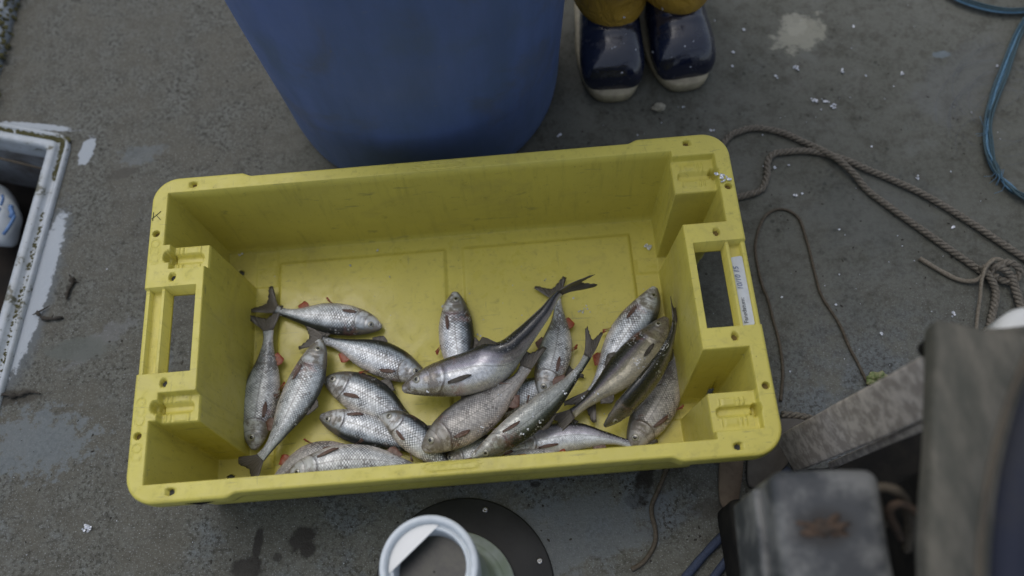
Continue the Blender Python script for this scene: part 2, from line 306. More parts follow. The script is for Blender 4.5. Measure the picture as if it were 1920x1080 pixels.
    c = k.mix(k.math('MULTIPLY', k.mr(k.math('ABSOLUTE', k.math('SUBTRACT', hsx, .27)), .09, .0), k.mr(k.noise(34, 4, .7), .52, .66, 0, .5)), c, (.26, .10, .08))  # bruised red behind the gills
    c = k.mix(k.math('MULTIPLY', k.mr(k.math('ABSOLUTE', k.math('SUBTRACT', dv, -.02)), .05, .01, 0, .45), onbody), c, (.09, .09, .085))   # lateral line
    k.color(k.mix(k.math('MULTIPLY', obj, .28), c, k.mix(1.0, c, (.72, .66, .58), 'MULTIPLY'))); k.put(k.b.inputs['Roughness'], k.math('ADD', rough - .08, k.math('MULTIPLY', cell, .16)))
    k.bump(k.math('ADD', k.math('MULTIPLY', sc, .5), k.math('ADD', k.math('MULTIPLY', cell, k.math('MULTIPLY', onbody, .25)), k.noise(160, 3))), .45, .0009)
    return k.m
F_ROACH = fishmat('roach_scales', (.86, .92, .99), (.46, .53, .60), (.030, .036, .036), (.76, .72, .69), 22, 1.0, .36, .12, .42, worn=.55)
F_LIGHT = fishmat('pale_silver_scales', (.70, .75, .80), (.54, .60, .65), (.06, .068, .066), (.76, .73, .70), 24, .85, .38, .12, .66, worn=.6)
F_GREY = fishmat('soft_grey_scales', (.50, .49, .48), (.33, .33, .33), (.06, .062, .05), (.70, .62, .57), 25, .8, .40, .1, .6, worn=.6)
F_SLIM = fishmat('blue_green_slim_scales', (.50, .54, .53), (.12, .145, .135), (.024, .032, .034), (.52, .51, .46), 32, .7, .30, .2, .30, worn=.2)
F_IRID = fishmat('iridescent_scales', (.27, .255, .175), (.075, .082, .072), (.022, .026, .026), (.50, .46, .33), 34, .5, .32, .15, .25, (.20, .175, .24), worn=.2)
F_SHIN = fishmat('bright_silver_scales', (.78, .84, .92), (.36, .35, .42), (.030, .034, .040), (.62, .60, .58), 36, .45, .28, .22, .50, (.48, .43, .56), worn=.15)
def finmat(nm, c1, c2):
    k = NT(nm, .4, 0, .5, .2); uv = k.n('ShaderNodeUVMap', uv_map='uv'); s1 = k.n('ShaderNodeSeparateXYZ'); k.l(uv.outputs[0], s1.inputs[0])
    ray = k.math('ABSOLUTE', k.math('SINE', k.math('MULTIPLY', s1.outputs[0], 42)))
    c = k.mix(k.mr(s1.outputs[1], .0, 1.0), c2, c1); c = k.mix(k.math('MULTIPLY', ray, .45), c, tuple(x * .45 for x in c1)); k.color(c); k.bump(ray, .6, .0008)
    k.b.inputs['Transmission Weight'].default_value = .08; return k.m
FN_DARK = finmat('dusky_fin', (.085, .076, .062), (.15, .135, .115)); FN_BROWN = finmat('brown_fin', (.20, .105, .075), (.26, .18, .15)); FN_RED = finmat('red_fin', (.46, .085, .03), (.42, .20, .13))
M_IRIS = simple('silver_iris', (.42, .42, .37), (.20, .20, .17), 700, .25, .3).m
M_PUP = simple('black_pupil', (.006, .006, .008), rough=.06, coat=1, bump=0).m

# ---------------------------------------------------------------- deck with hatch hole, water, ground
HO = Vector((-.639, .444, 0)); HP = Vector((-.981, .195, 0)); HQ = Vector((-.118, -.993, 0)); HQ = Vector((-.119, -.9929, 0)); HP = Vector((-.9929, .119, 0)).normalized()
HP = Vector((-.955, .285, 0)).normalized()
def hp(p, q, z=0): v = HO + HP * p + HQ * q; return Vector((v.x, v.y, z))
HW, HL = .46, .62
def rrect(x0, y0, x1, y1, r, n=8):
    out = []
    for cx, cy, a0 in ((x1 - r, y1 - r, 0), (x0 + r, y1 - r, 90), (x0 + r, y0 + r, 180), (x1 - r, y0 + r, 270)):
        for i in range(n + 1):
            a = math.radians(a0 + 90 * i / n); out.append((cx + r * math.cos(a), cy + r * math.sin(a)))
    return out
def ringH(o, r, z): return [hp(x, y, z) for x, y in rrect(o, o, HW - o, HL - o, r)]
bm = bmesh.new(); outer = [bm.verts.new(v) for v in ((-4, -4, 0), (4, -4, 0), (4, 4, 0), (-4, 4, 0))]
inner = [bm.verts.new(v) for v in ringH(.018, .02, 0)]
es = [bm.edges.new((l[i], l[(i + 1) % len(l)])) for l in (outer, inner) for i in range(len(l))]
bmesh.ops.triangle_fill(bm, edges=es, use_beauty=True, use_dissolve=False)
cc = hp(HW / 2, HL / 2)
for f in [f for f in bm.faces if (f.calc_center_median() - cc).length < .15 and all(v in inner for v in f.verts)]: bm.faces.remove(f)
for f in bm.faces:
    if f.normal.z < 0: f.normal_flip()
me = bpy.data.meshes.new('deck'); bm.to_mesh(me); bm.free(); me.materials.append(M_DECK); deck = bpy.data.objects.new('deck', me); S.collection.objects.link(deck); tag(deck, kind='structure')
k = NT('sea_water', .08); k.color((.02, .035, .035)); k.bump(k.noise(2, 6), .6, .1)
mk('sea_water', [(-900, -900, -1.2), (900, -900, -1.2), (900, 900, -1.2), (-900, 900, -1.2)], [(0, 1, 2, 3)], k.m)['kind'] = 'structure'
# hatch ------------------------------------------------------------
hatch = thing('deck_hatch', 'open deck hatch with mossy white painted rim, cut off by the left edge', 'hatch')
prof = [(.0, .028, 0.0005), (.001, .027, .006), (.004, .018, .0085), (.007, .016, .008), (.009, .015, .0045), (.017, .013, .004), (.019, .012, .011), (.022, .011, .014), (.030, .010, .0145), (.0335, .010, .012), (.0345, .010, .004), (.035, .010, -.03)]
V, F = loft([ringH(o, r, z) for o, r, z in prof], False); mk('rim', V, F, M_WPAINT, hatch)
V, F = loft([ringH(.035, .01, -.03), ringH(.037, .01, -.26)], False); mk('well', V, F, M_WELL, hatch)
mk('water', ringH(.02, .01, -.17), [tuple(range(36))], M_BILGE, hatch)
mb = MB()                                                              # algae growing in the rim's groove
for i in range(900):
    side = random.random(); q = random.random()
    if side < .45: P = hp(random.uniform(.006, .33) if random.random() < .6 else random.uniform(.006, .1), random.gauss(.0125, .003), 0)
    else:
        P = hp(random.gauss(.0125, .003), random.uniform(.01, .09) if random.random() < .45 else random.uniform(.15, .6), 0)
    r = random.uniform(.001, .0045) * (1.3 if side < .45 else .8)
    a0 = random.random() * 6; n = 7; mb.add([P + Vector((0, 0, .0045 + r * .8))] + [P + Vector((math.cos(a0 + 6.283 * j / n) * r * random.uniform(.6, 1.3), math.sin(a0 + 6.283 * j / n) * r * random.uniform(.6, 1.3), .0035)) for j in range(n)], [(0, 1 + j, 1 + (j + 1) % n) for j in range(n)])
ag = mb.obj('algae', M_ALG, hatch); ag['kind'] = 'stuff'
base(hatch, HO)
# bag in the hatch
bag = thing('plastic_bag', 'white plastic bag with blue printing lying in the open hatch', 'bag')
c0 = at(-8, 402, -.105)
bm = bmesh.new(); bmesh.ops.create_icosphere(bm, subdivisions=4, radius=1)
for v in bm.verts:
    v.co = Vector((v.co.x * .042, v.co.y * .068, v.co.z * .04)); v.co += noise.noise_vector(v.co * 30) * .007; v.co = Matrix.Rotation(.35, 3, 'Z') @ v.co + c0
me = bpy.data.meshes.new('bag_body'); bm.to_mesh(me); bm.free(); me.materials.append(M_WPL); me.polygons.foreach_set('use_smooth', [True] * len(me.polygons)); o = bpy.data.objects.new('bag_body', me); S.collection.objects.link(o); o.parent = bag
M_BLPR = simple('blue_bag_print', (.07, .15, .33), (.1, .2, .4)).m
mb = MB()
def pr(pts, r=.0028, z=-.062): mb.tube([at(u, v, z) for u, v in pts], r, 6)
pr([(20, 408), (24, 400), (20, 392), (21, 386)], .0045); pr([(6, 440), (15, 428), (22, 416), (28, 404)], .003); pr([(2, 385), (6, 372), (4, 366)], .0025); pr([(-4, 398), (0, 390)], .0025)
mb.obj('print', M_BLPR, bag); base(bag, c0 - Vector((0, 0, .04)))
stick = mk('driftwood_stick', *(lambda m: (m.V, m.F))((lambda m: (m.tube([hp(.33, .06, -.012), hp(.15, .055, -.02), hp(.055, .06, -.022)], [.003, .0025, .002], 8), m)[1])(MB())), M_CORD); tag(stick, 'thin brown stick lying across the upper end of the open hatch', 'stick')
# mossy kerb in the far corner
kb = MB(); pts = [at(62, -60), at(38, 0), at(20, 70), at(2, 140), at(-30, 250)]
kp, _ = spline(pts, 30); rings = []
for p in kp:
    n = noise.noise(p * 40) * .004
    rings.append([p + Vector((x + (n if x > -.02 else 0), 0, z)) for x, z in ((-.15, .0005), (-.15, .03), (-.02, .032), (-.012, .026), (-.006, .012), (0, .0005))])
V, F = loft(rings); kb.add(V, F); ko = kb.obj('white_kerb', M_WPAINT); tag(ko, 'white painted kerb with black moss along it, in the upper left corner', 'kerb')
mb = MB()
for i in range(300):
    p = random.choice(kp) + Vector((random.gauss(-.012, .009), random.uniform(-.02, .02), random.uniform(.004, .03))); r = random.uniform(.002, .006)
    mb.add([p + Vector((0, 0, r))] + [p + Vector((math.cos(j * 1.05) * r * random.uniform(.5, 1.4), math.sin(j * 1.05) * r * random.uniform(.5, 1.4), -.003)) for j in range(6)], [(0, 1 + j, 1 + (j + 1) % 6) for j in range(6)])
mo = mb.obj('moss', M_ALG); tag(mo, 'dark green moss growing along the white kerb', 'moss', kind='stuff')
tuft = []
# ---------------------------------------------------------------- crate (height field turned into a shell)
H = .2
def axis(lim, dense, step, fine):
    pts = {0.0}; x = 0.0
    while x < lim - 1e-9:
        f = any(a <= x < b for a, b in dense); x = min(lim, x + (fine if f else step)); pts.add(round(x, 6)); pts.add(round(-x, 6))
    return np.array(sorted(pts))
xs = axis(.400, [(.306, .332), (.350, .400), (.272, .277)], .0028, .0008); ys = axis(.225, [(.187, .225), (.080, .095), (.117, .160), (.054, .062)], .0024, .0008)
GX, GY = np.meshgrid(xs, ys, indexing='ij')
def ss(a, b, x): t = np.clip((x - a) / (b - a), 0, 1); return t * t * (3 - 2 * t)
def smin(a, b, k): h = np.clip(.5 + .5 * (b - a) / k, 0, 1); return b * (1 - h) + a * h - k * h * (1 - h)
def smax(a, b, k): return -smin(-a, -b, k)
def cavity(x0, x1, y0, y1, zf, s=(30, 30, 30, 30), k=.007):
    """pocket with walls; s = steepness of the x0,x1,y0,y1 walls"""
    z = np.full_like(GX, zf)
    for d, q in ((GX - x0, s[0]), (x1 - GX, s[1]), (GY - y0, s[2]), (y1 - GY, s[3])): z = smax(z, H - d * q, k)
    return z
zf = .006
Z = np.full_like(GX, H + .0)
def cut(c, k=.005):
    global Z
    Z = smin(Z, c, k)
cut(cavity(-.3205, .3205, -.2015, .2015, zf, (24, 24, 28, 28)))
for sy in (1, -1):
    y0, y1 = (.122, .2015) if sy > 0 else (-.2015, -.122)
    cut(cavity(-.378, -.28, y0, y1, zf, (9, 500, 20, 20) if False else (9, 500, 28 if sy < 0 else 18, 28 if sy > 0 else 18)))
    y0, y1 = (.088, .142) if sy > 0 else (-.142, -.088)
    cut(cavity(.28, .379, y0, y1, zf, (500, 12, 12 if sy > 0 else 14, 14 if sy > 0 else 12)))
    y0, y1 = (.086, .150) if sy > 0 else (-.150, -.086)                 # finger blocks, a step below the rim
    cut(cavity(-.369, -.30, y0, y1, H - .013, (6, 500, 6, 500) if sy > 0 else (6, 500, 500, 6), .003), .003)
    y0, y1 = (.11, .1925) if sy > 0 else (-.1925, -.11)
    cut(cavity(.30, .379, y0, y1, H - .013, (500, 6, 500, 6) if sy > 0 else (500, 6, 6, 500), .003), .003)
def slot(cx, cy, lx, ly, dep):
    global Z
    dx = np.maximum(np.abs(GX - cx) - (lx / 2 - ly / 2), 0); d = np.hypot(dx, GY - cy)
    Z = Z - dep * (1 - ss(ly / 2 - .0012, ly / 2 + .0008, d)) * (Z > H - .02)
for sy in (1, -1):
    slot(-.350, sy * .104, .046, .012, .007); slot(-.3705, sy * .104, .014, .016, .018)
    slot(.350, sy * .166, .046, .012, .007); slot(.3745, sy * .166, .012, .016, .016)
    for sx, cy in ((-1, .104), (1, .166)):
        for off in (-.0125, .0125):
            band = (np.abs(GY - (sy * cy + off)) < .0045) & (np.abs(np.abs(GX) - .347) < .016) & (np.sign(GX) == sx)
            Z = Z + band * .0018 * (np.cos((np.abs(GX) - .331) * 2 * PI / .0062) > .2)
# raised floor panels
for x0, x1 in ((-.276, -.015), (.012, .275)):
    d = np.maximum(np.maximum(x0 - GX, GX - x1), np.maximum(-.172 - GY, GY - .171)); Z = Z + .0042 * (1 - ss(-.0020, .0006, d)) * (Z < .05)
# handle zones
for sx in (-1, 1):
    ax = GX * sx; inn = (np.abs(GY) < .0595) & (ax > .3305)
    bar = ss(.0575, .0590, np.abs(GY))
    hz = np.full_like(GX, H)
    hz = np.where((ax > .3305) & (ax <= .3725), H - .028, hz)
    hz = np.where((ax > .3725) & (ax <= .3775), H - .004, hz)
    hz = np.where((ax > .3775) & (ax <= .3935), H - .016, hz)
    hz = np.where(ax > .3935, H - .006, hz)
    Z = np.where(inn & (ax > .326), hz, Z)
BOLTS = [(sx * x, sy * y) for x, y in ((.344, .212), (.390, .140), (.363, .0735)) for sx in (1, -1) for sy in (1, -1)]
for bx, by in BOLTS:
    d = np.hypot(GX - bx, GY - by); Z = Z - .011 * (1 - ss(.0036, .0050, d))
# embossed marks: oval trade mark rings on the long rims, raised scrolls on the end rims
for sy in (1, -1):
    dx = np.maximum(np.abs(GX) - .026, 0); d = np.hypot(dx, GY - sy * .2105); Z = Z - .0012 * (np.abs(d - .0065) < .0012)
    for lx in (-.022, -.015, -.008, -.001, .006, .013, .020):
        Z = Z - .0010 * ((np.abs(GX - lx) < .0012) & (np.abs(GY - sy * .2105) < .0035))
for cx, cy in [(-.389, y) for y in (.10, .112, .124, -.098, -.110, -.122, -.156, -.168)]:
    d = np.hypot(GX - cx, GY - cy); Z = Z - .0007 * (np.abs(d - .0055) < .0009)
# rim edge roll and skirt
edge = .0; XR, YR = GX.copy(), GY.copy()
ylim = .2195 + .0055 * ss(.262, .278, np.abs(GX)); r = .036
YR = YR * np.where(np.abs(GY) > .205, 1, 1)
tY = np.clip((np.abs(GY) - .204) / (.225 - .204), 0, 1); YR = np.sign(GY) * np.where(np.abs(GY) > .204, .204 + tY * (ylim - .204), np.abs(GY))
ax_, ay_ = np.abs(XR) - (.400 - r), np.abs(YR) - (.225 - r)
cor = (ax_ > 0) & (ay_ > 0); rad = np.hypot(ax_, ay_); mx = np.maximum(ax_, ay_) + 1e-9
sc = np.where(cor, mx / np.maximum(rad, 1e-9), 1); blend = np.where(cor, ss(.4, .95, mx / r), 0); sc = 1 + (sc - 1) * blend
XR = np.where(cor, np.sign(XR) * ((.400 - r) + ax_ * sc), XR); YR = np.where(cor, np.sign(YR) * ((.225 - r) + ay_ * sc), YR)
dout = np.minimum(.400 - np.abs(GX), .225 - np.abs(GY)); Z = Z - .0035 * (1 - np.sqrt(np.clip(1 - (1 - np.clip(dout / .0045, 0, 1)) ** 2, 0, 1)))
Z = Z + .0006 * np.sin(GX * 9 + 1) * np.cos(GY * 5)                       # slight warp of the moulding
nx, ny = len(xs), len(ys)
V = np.stack([XR, YR, Z], -1).reshape(-1, 3); idx = np.arange(nx * ny).reshape(nx, ny)
q = np.stack([idx[:-1, :-1], idx[1:, :-1], idx[1:, 1:], idx[:-1, 1:]], -1).reshape(-1, 4)
cxm = ((GX[:-1, :-1] + GX[1:, 1:]) / 2).ravel(); cym = ((GY[:-1, :-1] + GY[1:, 1:]) / 2).ravel()
hole = (np.abs(cxm) > .3318) & (np.abs(cxm) < .3715) & (np.abs(cym) < .0582)
for dx_, dy_ in ((.354, -.104), (-.338, .160), (.338, .115), (-.338, -.16)): hole |= np.hypot(cxm - dx_, cym - dy_) < .0052
q = q[~hole]
# skirt: extrude the outer loop downward
loop = list(idx[:, 0]) + list(idx[-1, 1:]) + list(idx[-2::-1, -1]) + list(idx[0, -2:0:-1])
L = np.array(loop); n0 = len(V); sk = []
for dz, ins in ((-.008, -.0003), (-.018, .0), (-.026, .0008)):
    P = V[L].copy(); cxy = P[:, :2]; P[:, 2] += dz; P[:, :2] = cxy * (1 - ins / .3); sk.append(P)
V = np.concatenate([V] + sk); rows = [L] + [n0 + i * len(L) + np.arange(len(L)) for i in range(3)]
sf = []
for a_, b_ in zip(rows[:-1], rows[1:]): sf.append(np.stack([a_, b_, np.roll(b_, -1), np.roll(a_, -1)], -1))
q = np.concatenate([q] + sf)
crate = thing('fish_crate', 'scuffed yellow plastic crate of fish with an open handle at each end', 'crate')
me = bpy.data.meshes.new('tub'); me.vertices.add(len(V)); me.vertices.foreach_set('co', V.astype(np.float32).ravel())
me.loops.add(q.size); me.loops.foreach_set('vertex_index', q.astype(np.int32).ravel()); me.polygons.add(len(q)); me.polygons.foreach_set('loop_start', np.arange(0, q.size, 4, dtype=np.int32)); me.polygons.foreach_set('loop_total', np.full(len(q), 4, dtype=np.int32))
me.update(calc_edges=True); me.validate(); me.materials.append(M_YEL); me.polygons.foreach_set('use_smooth', [True] * len(me.polygons))
tub = bpy.data.objects.new('tub', me); S.collection.objects.link(tub); tub.parent = crate
so = tub.modifiers.new('shell', 'SOLIDIFY'); so.thickness = .003; so.offset = -1; so.use_rim = True
for bx, by in BOLTS:                                                     # mud-filled rivet holes
    mb = MB(); mb.add([(bx, by, H - .0085)] + [(bx + .0044 * math.cos(j * PI / 8), by + .0044 * math.sin(j * PI / 8), H - .0078) for j in range(16)], [(0, 1 + j, 1 + (j + 1) % 16) for j in range(16)])
    grey = by < -.2 or (bx < 0 and abs(by) < .1); mb.obj('rivet', M_PLATE if grey else M_MUD, crate)
# label in the right handle channel
lb = MB(); x0, x1, y0, y1 = .3782, .3930, -.0575, .040
out = rrect(x0, y0, x1, y1, .003, 5); n = len(out); V_ = [(x, y, H - .0125 + .003 * ((x - x0) / .015) ** 2) for x, y in out] + [(x, y, H - .0140) for x, y in out]
lb.add(V_, [tuple(range(n))] + [(i, n + i, n + (i + 1) % n, (i + 1) % n) for i in range(n)]); lab = lb.obj('label', M_LABEL, crate, False); lab['label'] = 'white paper catch date label in the right handle'
def text(s, loc, size, rotz, mat, parent, name='writing', shear=0):
    cu = bpy.data.curves.new(name, 'FONT'); cu.body = s; cu.size = size; cu.shear = shear; cu.extrude = .00015; cu.offset = .0001
    t = bpy.data.objects.new('tmp', cu); S.collection.objects.link(t); bpy.context.view_layer.update()
    me = bpy.data.meshes.new_from_object(t.evaluated_get(bpy.context.evaluated_depsgraph_get())); bpy.data.objects.remove(t)
    me.materials.clear(); me.materials.append(mat); me.transform(Matrix.Translation(loc) @ Matrix.Rotation(rotz, 4, 'Z')); me.name = name
    o = bpy.data.objects.new(name, me); S.collection.objects.link(o); o.parent = parent; return o
text('Fangdatum:', (.3860, -.0540, H - .0112), .0078, PI / 2, M_PRINT, lab)
text('10/10 15', (.3872, -.008, H - .0110), .0095, PI / 2 + .05, M_PEN, lab, 'handwriting', .3)
# marker scribble on the left rim
mb = MB()
for s_ in ([(284, 411), (302, 396)], [(292, 402), (301, 412)], [(288, 398), (286, 414)]): mb.tube([at(u, v, H + .0003) for u, v in s_], .0005, 5)
mb.obj('marker_scribble', M_MARK, crate)
mb = MB(); mb.tube([(-.33, -.2235, H - .014), (-.31, -.2237, H - .016), (-.285, -.2232, H - .013)], [.002, .004, .001], 6); mb.obj('scuff_mark', M_BLACK, crate)

# ---------------------------------------------------------------- fish
def itp(x, tab): return np.interp(x, [a for a, b in tab], [b for a, b in tab])
DOR = [(0, .12), (.015, .24), (.05, .42), (.11, .62), (.18, .79), (.28, .95), (.4, 1), (.5, .96), (.62, .78), (.75, .50), (.88, .29), (.95, .26), (1, .30)]
VEN = [(0, .12), (.015, .20), (.05, .38), (.11, .60), (.2, .80), (.32, .97), (.45, 1), (.58, .90), (.68, .70), (.78, .44), (.88, .28), (.95, .25), (1, .30)]
THK = [(0, .16), (.03, .36), (.08, .58), (.15, .82), (.25, .98), (.38, 1), (.55, .86), (.7, .66), (.85, .44), (.95, .27), (1, .13)]
def smooth_tab(s, tab):
    return sum(itp(np.clip(s + d, 0, 1), tab) * w_ for d, w_ in ((-.02, .25), (0, .5), (.02, .25)))
def fish(name, label, ctrl, Hh, dors, mat, roll=0.0, tailspread=1.0, fins=('brown', 'brown', 'dark'), group='fish in the crate', th=.50, tail_open=1.0, rollend=None, rr_=(.35, .9)):
    """ctrl = (u, v, z) snout .. tail base .. tail tip; the last point is the middle of the tail fin's end"""
    P = [at(u, v, z) for u, v, z in ctrl]
    Hh *= 1.0; N = 84; M_ = 36; sp, Ltot = spline(P, 140)
    sb = .84; L = Ltot * sb
    def frame(s):
        x = s * sb * 139; i = int(min(max(x, 0), 138)); f = x - i; p = sp[i].lerp(sp[min(i + 1, 139)], f) if x <= 139 else sp[139]
        a, b = sp[max(0, i - 6)], sp[min(139, i + 7)]; T = (b - a).normalized()
        rr = roll if rollend is None else roll + (rollend - roll) * float(ss(rr_[0], rr_[1], np.array(s)))
        up = Vector((0, 0, 1)); B = (T.cross(up)).normalized() * dors; Nn = B.cross(T).normalized()
        if Nn.z < 0: Nn = -Nn
        R_ = Matrix.Rotation(rr * dors, 3, T); B = R_ @ B; Nn = R_ @ Nn; return p, T, B, Nn
    mb = MB(); UV = []; BD = []; h2 = Hh / 2; w2 = h2 * th
    ss_ = np.concatenate([[0, .006, .014, .026], np.linspace(.042, 1, N - 4)])
    seed = random.random() * 50
    for s in ss_:
        p, T, B, Nn = frame(s); hd = float(smooth_tab(s, DOR)) * h2; hv = float(smooth_tab(s, VEN)) * h2; wd = float(smooth_tab(s, THK)) * w2
        if s == 0: hd = hv = wd = h2 * .05
        for j in range(M_):
            ph = 2 * PI * j / M_; cy, sz = math.cos(ph), math.sin(ph)
            y = (hd if cy > 0 else hv) * (abs(cy) ** .92) * (1 if cy > 0 else -1); z = wd * (abs(sz) ** 1.12) * (1 if sz > 0 else -1)
            # gill cover, cheek groove and mouth
            oe = .235 - .05 * (abs(cy) ** 2); off = 0.0; side = abs(sz)
            off += .085 * (float(ss(oe - .05, oe - .004, np.array(s))) - float(ss(oe - .002, oe + .012, np.array(s)))) * side
            pe = .15 - .03 * (cy ** 2); off -= .050 * math.exp(-((s - pe) / .007) ** 2) * side * (1 if cy < .6 else 0)
            off -= .11 * math.exp(-((s - .028 - .02 * max(0, -cy)) / .007) ** 2) * (1 if -.75 < cy < -.15 else 0)
            off += .012 * noise.noise(Vector((s * 9 + seed, cy * 3, sz)))
            q_ = p + B * (y + h2 * .05 * (.08 - s if s < .1 else 0)) + Nn * (z + off * h2 * (1 if sz > 0 else -1))
            mb.V.append(tuple(q_)); UV.append((s * L * 10.5, abs(((ph / PI) + 1) % 2 - 1) * .60 * (Hh / .052))); BD.append((s, cy))
    n = len(ss_)
    for i in range(n - 1):
        for j in range(M_):
            mb.F.append((i * M_ + j, i * M_ + (j + 1) % M_, (i + 1) * M_ + (j + 1) % M_, (i + 1) * M_ + j)); mb.M.append(0)
    mb.F += [tuple(range(M_))[::-1], tuple((n - 1) * M_ + j for j in range(M_))]; mb.M += [0, 0]
    def finsheet(rows, mi, t=.0005):
        """rows[i][j] positions along ray i; two skins closed into a thin fin"""
        nr, nc = len(rows), len(rows[0]); b0 = len(mb.V)
        for sgn in (1, -1):
            for i in range(nr):
                for j in range(nc):
                    a, bq = rows[min(i + 1, nr - 1)][j], rows[max(i - 1, 0)][j]; c_, d_ = rows[i][min(j + 1, nc - 1)], rows[i][max(j - 1, 0)]
                    nn = (a - bq).cross(c_ - d_); nn = nn.normalized() if nn.length > 1e-12 else Vector((0, 0, 1))
                    tt = t * (1 - .75 * j / (nc - 1)) * (1.0 + .35 * (i % 2)); mb.V.append(tuple(rows[i][j] + nn * tt * sgn + Vector((0, 0, .0007 * math.sin(i * 1.9 + j * 1.1 + seed))))); UV.append((i / (nr - 1), j / (nc - 1))); BD.append((.5, 0))
        o2 = nr * nc
        for i in range(nr - 1):
            for j in range(nc - 1):
                f = (b0 + i * nc + j, b0 + (i + 1) * nc + j, b0 + (i + 1) * nc + j + 1, b0 + i * nc + j + 1); mb.F.append(f); mb.F.append(tuple(x + o2 for x in f[::-1])); mb.M += [mi, mi]
        ed = [(i, 0) for i in range(nr)] + [(nr - 1, j) for j in range(1, nc)] + [(i, nc - 1) for i in range(nr - 2, -1, -1)] + [(0, j) for j in range(nc - 2, 0, -1)]
        for a_, b_ in zip(ed, ed[1:] + ed[:1]):
            x, y = b0 + a_[0] * nc + a_[1], b0 + b_[0] * nc + b_[1]; mb.F.append((x, x + o2, y + o2, y)); mb.M.append(mi)
    # tail: forked fan
    Lt = Ltot * (1 - sb) * 1.12; rows = []; nr = 23
    for i in range(nr):
        qv = -1 + 2 * i / (nr - 1); Lq = Lt * (.56 + .48 * abs(qv) ** 1.3) * (1 - .20 * float(ss(.80, 1.0, np.array(abs(qv))))) * (1 + .03 * math.sin(i * 2.3 + seed)); row = []
        for j in range(9):
            pj = j / 8; s_ = 1 + pj * Lq / L; sx = min(s_, 1 / sb); p, T, B, Nn = frame(sx); ex = max(0, s_ - 1 / sb) * L
            spread = h2 * (.27 + (.78 * tailspread) * pj ** 1.1)
            row.append(p + T * ex + B * qv * spread + Nn * (.0016 * math.sin(qv * 3 + seed) * pj - .0012 * (1 - abs(qv)) * pj))
        rows.append(row)
    finsheet(rows, 1, .0007)
    cidx = {'dark': 1, 'brown': 2, 'red': 3}
    def prof_at(s, top): return float(smooth_tab(s, DOR if top else VEN)) * h2
    # dorsal
    rows = []
    for i in range(11):
        f = i / 10; s = .44 + .13 * f; p, T, B, Nn = frame(s); hgt = h2 * (.40 * (1 - f * .65)) * (.4 + .6 * min(1, f * 6)); row = []
        for j in range(5): row.append(p + B * (prof_at(s, True) * .93 + hgt * j / 4) + T * (hgt * .75 * j / 4) + Nn * (.0012 * j / 4))
        rows.append(row)
    finsheet(rows, cidx[fins[2]])
    # anal
    rows = []
    for i in range(9):
        f = i / 8; s = .69 + .10 * f; p, T, B, Nn = frame(s); hgt = h2 * (.46 * (1 - f * .6)) * (.5 + .5 * min(1, f * 5)); row = []
        for j in range(5): row.append(p - B * (prof_at(s, False) * .90 + hgt * j / 4) + T * (hgt * .7 * j / 4) + Nn * .0008)
        rows.append(row)
    finsheet(rows, cidx[fins[1]])
    # pelvic pair
    for up_ in (1, -1):
        rows = []
        for i in range(7):
            f = i / 6 - .5; p, T, B, Nn = frame(.475 + .022 * f); row = []
            for j in range(5):
                g = j / 4; row.append(p - B * (prof_at(.475, False) * .88 + g * h2 * .34 + (f * .12 * g) * h2) + T * (g * h2 * .55 * (1 - .3 * abs(f)) - f * g * h2 * .22) + Nn * up_ * (w2 * .22 + .002 * g))
            rows.append(row)
        finsheet(rows, cidx[fins[1]])
    # pectorals, folded along both flanks
    pa, plen = random.uniform(-.30, .12), random.uniform(.75, 1.05)
    for up_ in (1, -1):
        rows = []
        for i in range(9):
            f = i / 8 - .5; row = []
            for j in range(7):
                g = j / 6; s = .247 + g * .155 * plen * (1 - .9 * f * f); p, T, B, Nn = frame(s); yy = h2 * (-.44 + pa * g + f * (.10 + .34 * g * (1 - .85 * g)))
                hv = float(smooth_tab(s, VEN)) * h2; wd = float(smooth_tab(s, THK)) * w2; cyy = min(.98, abs(yy) / hv); zz = wd * (1 - cyy ** 2.0) ** .5
                row.append(p + B * yy + Nn * up_ * (zz + .0010 + .0018 * g))
            rows.append(row)
        finsheet(rows, cidx[fins[0]], .0006)
    # eyes
    for up_ in (1, -1):
        s = .092; p, T, B, Nn = frame(s); wd = float(smooth_tab(s, THK)) * w2; er = min(.0052, max(.0042, h2 * .175)); yy = h2 * .10; b0 = len(mb.V)
        cyy = yy / (float(smooth_tab(s, DOR)) * h2); ctr = p + B * yy + Nn * up_ * (wd * (1 - cyy ** 2) ** .56 + .0001); dirn = (Nn * up_ - T * .35 * 1 + B * .08).normalized()
        e1 = (T - dirn * T.dot(dirn)).normalized(); e2 = dirn.cross(e1)
        prof_e = [(1.12, -.25, 0), (1.05, .10, 0), (.92, .16, 4), (.80, .22, 4), (.50, .30, 4), (.46, .31, 5), (.25, .36, 5), (.02, .38, 5)]
        for rr, zz, _ in prof_e:
            for j in range(18):
                t_ = 2 * PI * j / 18; mb.V.append(tuple(ctr + e1 * math.cos(t_) * er * rr + e2 * math.sin(t_) * er * rr + dirn * er * zz)); UV.append((.1, .5)); BD.append((s, .3))
        for i in range(len(prof_e) - 1):
            for j in range(18):
                f = (b0 + i * 18 + j, b0 + i * 18 + (j + 1) % 18, b0 + (i + 1) * 18 + (j + 1) % 18, b0 + (i + 1) * 18 + j); mb.F.append(f); mb.M.append(prof_e[i + 1][2])
    def lim(x, a, k=.006): return x if abs(x) < a else math.copysign(a + k * (1 - math.exp(-(abs(x) - a) / k)), x)
    mb.V = [(lim(x, .312) if abs(y) < .09 or z < .1 else x, lim(y, .189, .0055), max(z, .0095)) for x, y, z in mb.V]
    c0 = sum((Vector(v) for v in mb.V[:n * M_]), Vector()) / (n * M_); c0.z = min(v[2] for v in mb.V)
    mb.V = [tuple(Vector(v) - c0) for v in mb.V]
